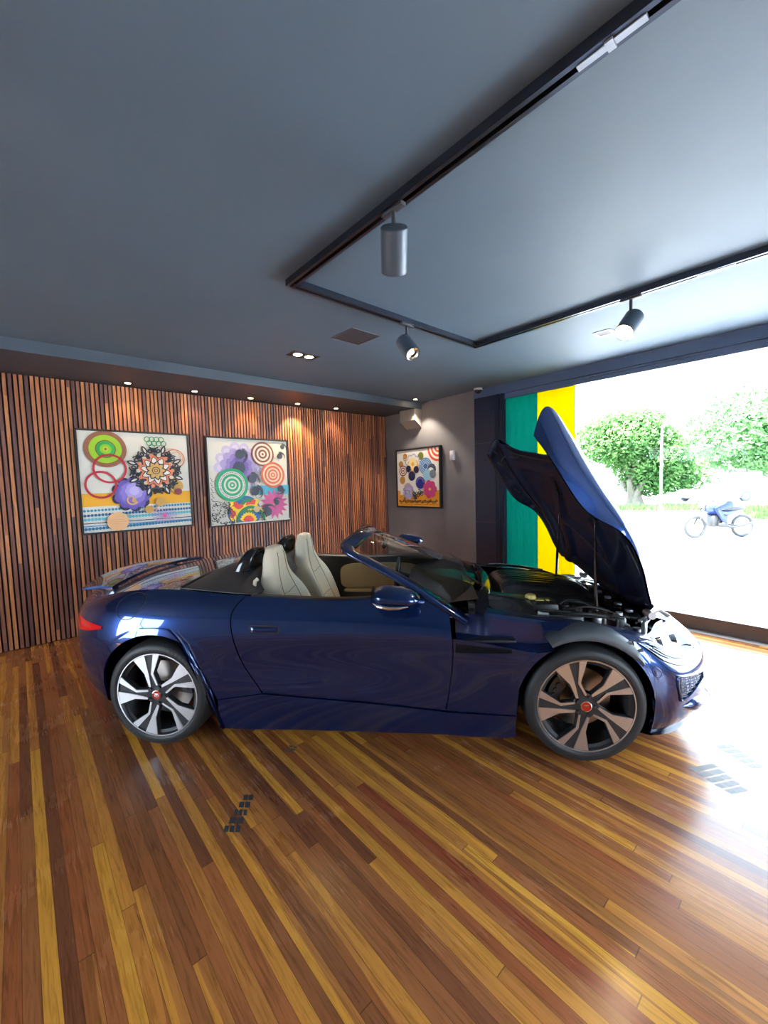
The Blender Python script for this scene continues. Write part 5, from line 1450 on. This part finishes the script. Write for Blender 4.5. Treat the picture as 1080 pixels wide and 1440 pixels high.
def leaf_mat(name, c0, c1):
    m = bpy.data.materials.new(name); m.use_nodes = True; t = m.node_tree; t.nodes.clear()
    tc = N(m, 'ShaderNodeTexCoord'); n = N(m, 'ShaderNodeTexNoise'); n.inputs['Scale'].default_value = 1.6; n.inputs['Detail'].default_value = 4; L(m, tc.outputs['Object'], n.inputs['Vector'])
    c = ramp(m, n.outputs['Fac'], [(.35, c0), (.65, c1)])
    d = N(m, 'ShaderNodeBsdfDiffuse'); r_ = N(m, 'ShaderNodeBsdfTranslucent'); L(m, c, d.inputs[0]); L(m, c, r_.inputs[0])
    mx = N(m, 'ShaderNodeMixShader'); mx.inputs[0].default_value = .35; L(m, d.outputs[0], mx.inputs[1]); L(m, r_.outputs[0], mx.inputs[2])
    o = N(m, 'ShaderNodeOutputMaterial'); L(m, mx.outputs[0], o.inputs[0]); return m
M_LEAF1 = leaf_mat('leaf_round_tree', (58, 92, 52), (92, 124, 72)); M_LEAF2 = leaf_mat('leaf_spreading_tree', (76, 116, 72), (104, 138, 90))
M_BARK = noisy('bark', (70, 62, 56), (92, 84, 76), 4, .9)
def tree(label, base, blobs, trunk_r, h, mat, n, size, seed):
    R_ = random.Random(seed); t = thing('tree', label, 'tree', base); mb = MB()
    for k in range(5):
        a = 2 * PI * k / 5; mb.tube([(.30 * trunk_r * 2 * math.cos(a), .3 * trunk_r * 2 * math.sin(a), 0), (.15 * math.cos(a), .15 * math.sin(a), h * .4), (.7 * math.cos(a + .5), .7 * math.sin(a + .5), h)], [trunk_r * .7, trunk_r * .55, trunk_r * .25], 8)
    for c, r in blobs: mb.tube([(0, 0, h * .6), (c[0] * .5, c[1] * .5, h + (c[2] - h) * .6), c], [trunk_r * .5, trunk_r * .3, trunk_r * .08], 6)
    mb.build('trunk', M_BARK, t, smooth=60)
    mb = MB(); tot = sum(r[0] * r[1] * r[2] for _, r in blobs)
    for c, r in blobs: leafy(mb, c, r, int(n * r[0] * r[1] * r[2] / tot), size, R_)
    mb.build('foliage', mat, t, smooth=0)
SR = Vector((r2.x, r2.y, 0)).normalized(); SF = Vector((fw.x, fw.y, 0)).normalized()
def rel(r, f, z): q = SR * r + SF * f; return (q.x, q.y, z)
b1 = ground_at(892, 712)
D1 = (b1 - Vector((0, 0, 0))).dot(SF)
k1 = D1 / F_PX
def tp(px, py, f=0.): return rel((px - 892) * k1, f, (712 - py) * k1)
tree('dense round green tree beyond the road, with a thin white pole in front', b1 + Vector((0, 0, .036)), [(tp(860, 618), (42 * k1, 2.2, 36 * k1)), (tp(905, 640), (40 * k1, 2.2, 44 * k1)), (tp(885, 600), (30 * k1, 2, 24 * k1)), (tp(935, 668), (28 * k1, 1.8, 26 * k1)), (tp(912, 680), (30 * k1, 1.6, 20 * k1)), (tp(958, 670), (16 * k1, 1.5, 24 * k1))], .42, 1.5, M_LEAF1, 20000, .25, 1)
b2 = ground_at(1105, 702); D2 = b2.dot(SF); k2 = D2 / F_PX
def tq(px, py, f=0.): return rel((px - 1105) * k2, f, (702 - py) * k2)
tree('tall spreading pale green tree above the parked white car', b2, [(tq(1030, 590), (60 * k2, 3, 34 * k2)), (tq(985, 620), (44 * k2, 3, 26 * k2)), (tq(1065, 560), (40 * k2, 3, 24 * k2)), (tq(1085, 620), (60 * k2, 3, 42 * k2)), (tq(1040, 640), (46 * k2, 2.5, 22 * k2)), (tq(1130, 590), (60 * k2, 3, 50 * k2)), (tq(1150, 650), (60 * k2, 3, 40 * k2))], .5, 3.0, M_LEAF2, 22000, .30, 2)
# lamp pole
p0 = ground_at(929, 722); t = thing('lamp_pole', 'thin white lamp pole in front of the round tree', 'pole', p0); kk = p0.dot(SF) / F_PX
mb = MB(); mb.cyl((0, 0, 0), (0, 0, 122 * kk), .06, .035, 12); mb.cyl((0, 0, 0), (0, 0, .25), .12, .10, 12); mb.build('pole', pm('pole_white', (215, 220, 222), .5), t, smooth=40)
mb = MB(); q = rel(0.5, -.3, 0); mb.tube([(0, 0, 122 * kk - .05), (q[0] * .5, q[1] * .5, 122 * kk + .12), (q[0], q[1], 122 * kk + .12)], .03, 8); mb.build('arm', pm('pole_arm', (205, 210, 212), .5), t, smooth=40)
# verge of grass
mb = MB()
c0, c1 = ground_at(790, 728), ground_at(930, 713)
def gstrip(pts, z=.03): mb.add([(p.x, p.y, GZ + z) for p in pts], [tuple(range(len(pts)))])
gstrip([ground_at(800, 726), ground_at(900, 719.5), ground_at(985, 716.5), ground_at(985, 712), ground_at(900, 709), ground_at(800, 709)])
gstrip([ground_at(1030, 722), ground_at(1062, 730), ground_at(1200, 736), ground_at(1200, 711), ground_at(1040, 712)])
R_ = random.Random(8)
for poly in (((805, 985), (711, 719)), ((1045, 1180), (713, 731))):
    for _ in range(2600):
        p = ground_at(R_.uniform(*poly[0]), R_.uniform(*poly[1]))
        if (p - b1).length < 1.3 or (p - b2).length < 1.5: continue
        a = R_.random() * 6; h = R_.uniform(.12, .34)
        mb.add([(p.x, p.y, GZ + .02), (p.x + .05 * math.cos(a), p.y + .05 * math.sin(a), GZ + .02), (p.x + R_.uniform(-.1, .1), p.y + R_.uniform(-.1, .1), GZ + h)], [(0, 1, 2)])
tag(mb.build('grass_verge', M_GRASS, smooth=0), 'strip of bright green grass along the far side of the road', 'grass', None, 'stuff')
# white fence far behind
f0, f1 = ground_at(955, 695), ground_at(1190, 695); t = thing('fence', 'white slatted fence behind the parked white car', 'fence', f0)
d = (f1 - f0); ln = d.length; d.normalize(); kf = f0.dot(SF) / F_PX
mb = MB(); fence_h = 42 * kf
Mf = Matrix.Translation((0, 0, 0)) @ d.to_track_quat('X', 'Z').to_matrix().to_4x4()
i = 0
while i * .32 < ln: mb.box(i * .32, i * .32 + .17, -.02, .02, .3, fence_h, 0, Mf); i += 1
mb.box(0, ln, -.05, -.02, .5, .62, 0, Mf); mb.box(0, ln, -.05, -.02, fence_h - .5, fence_h - .38, 0, Mf); mb.box(0, ln, -.10, .10, 0, .35, 0, Mf)
mb.build('fence_panel', pm('fence_white', (196, 198, 196), .7), t, smooth=0)
# parked white hatchback, seen from the side
cpos = ground_at(1004, 704.5); kc = cpos.dot(SF) / F_PX
pk = thing('parked_car', 'white hatchback parked across the road beside the fence', 'car', cpos, math.atan2(SR.y, SR.x))
half = [(-2.05, .35), (-2.10, .62), (-2.02, .92), (-1.80, 1.02), (-1.45, 1.38), (-.6, 1.47), (.25, 1.44), (.95, 1.03), (1.75, .90), (2.02, .72), (2.05, .38), (1.70, .24), (-1.7, .24)]
mb = MB(); M = Matrix(((1, 0, 0, 0), (0, 0, 1, 0), (0, 1, 0, 0), (0, 0, 0, 1)))
n = len(half)
secs = []
for y, s_ in ((-.86, .93), (-.84, .985), (-.55, 1), (.55, 1), (.84, .985), (.86, .93)):
    secs.append([(x * s_, y * (1 if z < 1.05 else .82), .24 + (z - .24) * (s_ if z > .9 else 1)) for x, z in half])
mb.grid([r + r[:1] for r in secs]); mb.add(secs[0], [tuple(range(n))]); mb.add(secs[-1], [tuple(range(n - 1, -1, -1))])
M_CTYRE = pm('car_tyre', (60, 68, 80), .7)
M_CARW = pm('white_car_paint', (225, 228, 228), .3)
mb.build('body', M_CARW, pk, smooth=30)
for sd in (-1, 1):
    mb = MB(); mb.add([(-1.35, sd * .80, 1.05), (-1.15, sd * .712, 1.33), (-.45, sd * .712, 1.37), (-.45, sd * .80, 1.05)], [(0, 1, 2, 3)]); mb.add([(-.38, sd * .80, 1.05), (-.38, sd * .712, 1.37), (.2, sd * .712, 1.35), (.72, sd * .80, 1.05)], [(0, 1, 2, 3)])
    mb.build('side_window', pm('car_window_dark', (60, 84, 104), .1), pk, smooth=0)
    for x in (-1.28, 1.28):
        mb = MB(); mb.cyl((x, sd * .72, .31), (x, sd * .88, .31), .31, n=28); w = mb.build('wheel', M_CTYRE, pk, smooth=30)
        mb = MB(); mb.cyl((x, sd * .80, .31), (x, sd * .89, .31), .20, n=24); mb.build('hub_cap', pm('hub_silver', (205, 208, 212), .4), w, smooth=30)
# motorcycle with its rider, passing on the road
mp_ = ground_at(1010, 756); mk = thing('motorcycle', 'dark blue motorcycle on the road outside the window', 'motorcycle', mp_, math.atan2(-SR.y, -SR.x))
M_BLUEB = pm('motorcycle_blue', (10, 32, 78), .4); M_DK = pm('motorcycle_dark', (14, 16, 20), .6)
for x in (-.64, .64):
    mb = MB(); ring = [(x + .27 * math.cos(2 * PI * i / 28), 0, .31 + .27 * math.sin(2 * PI * i / 28)) for i in range(28)]; mb.tube(ring, .042, 8, True); w = mb.build('wheel', M_DK, mk, smooth=60)
    mb = MB(); mb.cyl((x, -.05, .31), (x, .05, .31), .05, n=14)
    for k in range(6): mb.cyl((x, 0, .31), (x + .25 * math.cos(k * PI / 3), 0, .31 + .25 * math.sin(k * PI / 3)), .010, n=6)
    mb.build('wheel_spokes', M_CARW, w, smooth=40)
mb = MB(); mb.tube([(.64, .07, .31), (.50, .06, .62), (.40, .05, .92)], .022, 8); mb.tube([(.64, -.07, .31), (.50, -.06, .62), (.40, -.05, .92)], .022, 8); mb.tube([(.36, -.34, 1.0), (.40, -.2, 1.02), (.42, 0, .98), (.40, .2, 1.02), (.36, .34, 1.0)], .014, 8); mb.build('fork', M_DK, mk, smooth=50)
mb = MB(); mb.ball((.18, 0, .80), (.26, .14, .13), 16); mb.tube([(.40, 0, .82), (.1, 0, .68), (-.2, 0, .66), (-.68, 0, .80)], [.06, .10, .09, .04], 10); mb.build('tank', M_BLUEB, mk, smooth=60)
mb = MB(); mb.rbox(-.62, -.02, -.12, .12, .74, .84, .04); mb.build('saddle', M_DK, mk, smooth=50)
mb = MB(); mb.rbox(-.16, .26, -.14, .14, .30, .62, .05); mb.cyl((.05, -.16, .42), (.05, .16, .42), .11, n=16); mb.tube([(.1, .16, .34), (-.3, .18, .30), (-.75, .18, .40)], .035, 8); mb.tube([(-.64, .10, .31), (-.1, .1, .38)], .025, 6); mb.tube([(-.64, -.10, .31), (-.1, -.1, .38)], .025, 6); mb.build('engine', M_DK, mk, smooth=50)
mb = MB(); mb.ball((.47, 0, .90), (.07, .08, .08), 14); mb.build('head_lamp', M_CARW, mk, smooth=60)
# rider: one skinned body seated on the saddle, hands on the bar, feet on the pegs
rider = thing('person', 'person in pale shirt and helmet riding the motorcycle', 'person', mp_, math.atan2(-SR.y, -SR.x))
sk = {'pel': (-.22, 0, .92, .13), 'wst': (-.20, 0, 1.10, .125), 'chs': (-.13, 0, 1.32, .15), 'nek': (-.07, 0, 1.47, .055), 'hed': (-.04, 0, 1.58, .085), 'top': (-.03, 0, 1.68, .07)}
ed = [('pel', 'wst'), ('wst', 'chs'), ('chs', 'nek'), ('nek', 'hed'), ('hed', 'top')]
for s_, q in (('l', 1), ('r', -1)):
    sk.update({s_ + 'sh': (-.12, .19 * q, 1.40, .06), s_ + 'el': (.10, .30 * q, 1.18, .045), s_ + 'wr': (.33, .30 * q, 1.06, .032), s_ + 'ha': (.385, .28 * q, 1.045, .034),
               s_ + 'hp': (-.18, .10 * q, .90, .095), s_ + 'kn': (.20, .20 * q, .80, .062), s_ + 'an': (-.02, .20 * q, .42, .042), s_ + 'ft': (.13, .21 * q, .37, .036)})
    ed += [('chs', s_ + 'sh'), (s_ + 'sh', s_ + 'el'), (s_ + 'el', s_ + 'wr'), (s_ + 'wr', s_ + 'ha'), ('pel', s_ + 'hp'), (s_ + 'hp', s_ + 'kn'), (s_ + 'kn', s_ + 'an'), (s_ + 'an', s_ + 'ft')]
    for f_ in range(5):
        a_ = -.028 + .014 * f_; nm = s_ + 'f%d' % f_
        if f_ < 4:
            sk[nm + 'a'] = (.43, (.28 + a_) * q, 1.05, .0085); sk[nm + 'b'] = (.445, (.28 + a_) * q, 1.015, .008); sk[nm + 'c'] = (.415, (.28 + a_) * q, .995, .007); ed += [(s_ + 'ha', nm + 'a'), (nm + 'a', nm + 'b'), (nm + 'b', nm + 'c')]
        else:
            sk[nm + 'a'] = (.375, .235 * q, 1.02, .009); sk[nm + 'b'] = (.40, .23 * q, .998, .008); ed += [(s_ + 'ha', nm + 'a'), (nm + 'a', nm + 'b')]
ks = list(sk); me = bpy.data.meshes.new('body'); me.from_pydata([sk[k][:3] for k in ks], [(ks.index(a), ks.index(b)) for a, b in ed], []); me.update()
bo = bpy.data.objects.new('body', me); COL.objects.link(bo); bo.parent = rider
md = bo.modifiers.new('skin', 'SKIN'); md.use_smooth_shade = True
sv = me.skin_vertices[0].data
for i, k in enumerate(ks): sv[i].radius = (sk[k][3], sk[k][3]); sv[i].use_root = (k == 'pel')
bo.modifiers.new('sub', 'SUBSURF').levels = 1; bo.modifiers['sub'].render_levels = 2
me.materials.append(pm('rider_skin', (150, 110, 88), .6))
mb = MB()
def tube_ev(mb, keys, k): 
    P = [Vector(sk[a][:3]) for a in keys]; mb.tube(P, [sk[a][3] * k + .012 for a in keys], 14)
tube_ev(mb, ['pel', 'wst', 'chs', 'nek'], 1.12)
for s_ in 'lr': mb.tube([Vector(sk['chs'][:3]), Vector(sk[s_ + 'sh'][:3]), Vector(sk[s_ + 'el'][:3]), Vector(sk[s_ + 'wr'][:3])], [.12, .085, .066, .046], 12)
mb.build('shirt', pm('rider_shirt', (190, 196, 204), .8), rider, smooth=70)
mb = MB()
for s_ in 'lr': mb.tube([Vector((-.22, 0, .92)), Vector(sk[s_ + 'hp'][:3]), Vector(sk[s_ + 'kn'][:3]), Vector(sk[s_ + 'an'][:3])], [.13, .115, .080, .058], 12)
mb.build('trousers', pm('rider_trousers', (16, 32, 66), .8), rider, smooth=70)
mb = MB()
for q in (1, -1): mb.rbox(-.06, .17, .17 * q - .0, .25 * q, .33, .42, .025) if q > 0 else mb.rbox(-.06, .17, -.25, -.17, .33, .42, .025)
mb.build('shoes', M_DK, rider, smooth=50)
mb = MB(); mb.ball((-.035, 0, 1.63), (.135, .12, .14), 20); mb.build('helmet', pm('rider_helmet', (52, 60, 72), .2), rider, smooth=70)
mb = MB(); mb.ball((-.005, 0, 1.62), (.118, .098, .055), 16); mb.build('visor', pm('rider_visor', (20, 22, 26), .08), rider, smooth=70)

# ================================================================= light
sn = bpy.data.lights.new('sun', 'SUN'); sn.energy = SUN; sn.angle = math.radians(4); sn.color = (1, .96, .88)
so = bpy.data.objects.new('sun', sn); COL.objects.link(so); so.rotation_euler = Vector((.45, -.15, -.88)).to_track_quat('-Z', 'Y').to_euler()
# ceiling downlights in the rest of the showroom, behind and beside the camera
for x, y in ((-1.9, -.6), (-.6, -2.4), (-2.8, -2.4)):
    mb = MB(); mb.lathe([(.07, 0), (.07, -.005), (.058, -.008), (.05, -.002), (0, -.002)], 24, 0, Matrix.Translation((x, y, ZC))); struct(mb.build('trim_3', M_BLACK, smooth=40))
    spot_light('room_downlight', (x, y, ZC - .02), (x, y, 0), LAMP, 125, .9, (1, .86, .66), None, .06)
w = bpy.data.worlds.new('sky'); SC.world = w; w.use_nodes = True; t = w.node_tree; bg = t.nodes['Background']
tc = t.nodes.new('ShaderNodeTexCoord'); sp = t.nodes.new('ShaderNodeSeparateXYZ'); t.links.new(tc.outputs['Generated'], sp.inputs[0])
rp = t.nodes.new('ShaderNodeValToRGB'); rp.color_ramp.elements[0].position = .45; rp.color_ramp.elements[0].color = (.76, .88, 1.0, 1); rp.color_ramp.elements[1].position = 1; rp.color_ramp.elements[1].color = (.55, .76, 1.0, 1)
mr = t.nodes.new('ShaderNodeMath'); mr.operation = 'MULTIPLY_ADD'; mr.inputs[1].default_value = .5; mr.inputs[2].default_value = .5; t.links.new(sp.outputs[2], mr.inputs[0]); t.links.new(mr.outputs[0], rp.inputs[0])
t.links.new(rp.outputs[0], bg.inputs[0]); bg.inputs[1].default_value = SKY
vs = SC.view_settings; vs.view_transform = 'Standard'; vs.look = 'None'; vs.gamma = 1; vs.exposure = EXPO; vs.use_curve_mapping = False
SC.display_settings.display_device = 'sRGB'
cy_ = SC.cycles; cy_.use_denoising = True; cy_.max_bounces = 10; cy_.diffuse_bounces = 5; cy_.glossy_bounces = 6; cy_.transparent_max_bounces = 12; cy_.sample_clamp_indirect = 8; cy_.caustics_reflective = False; cy_.caustics_refractive = False
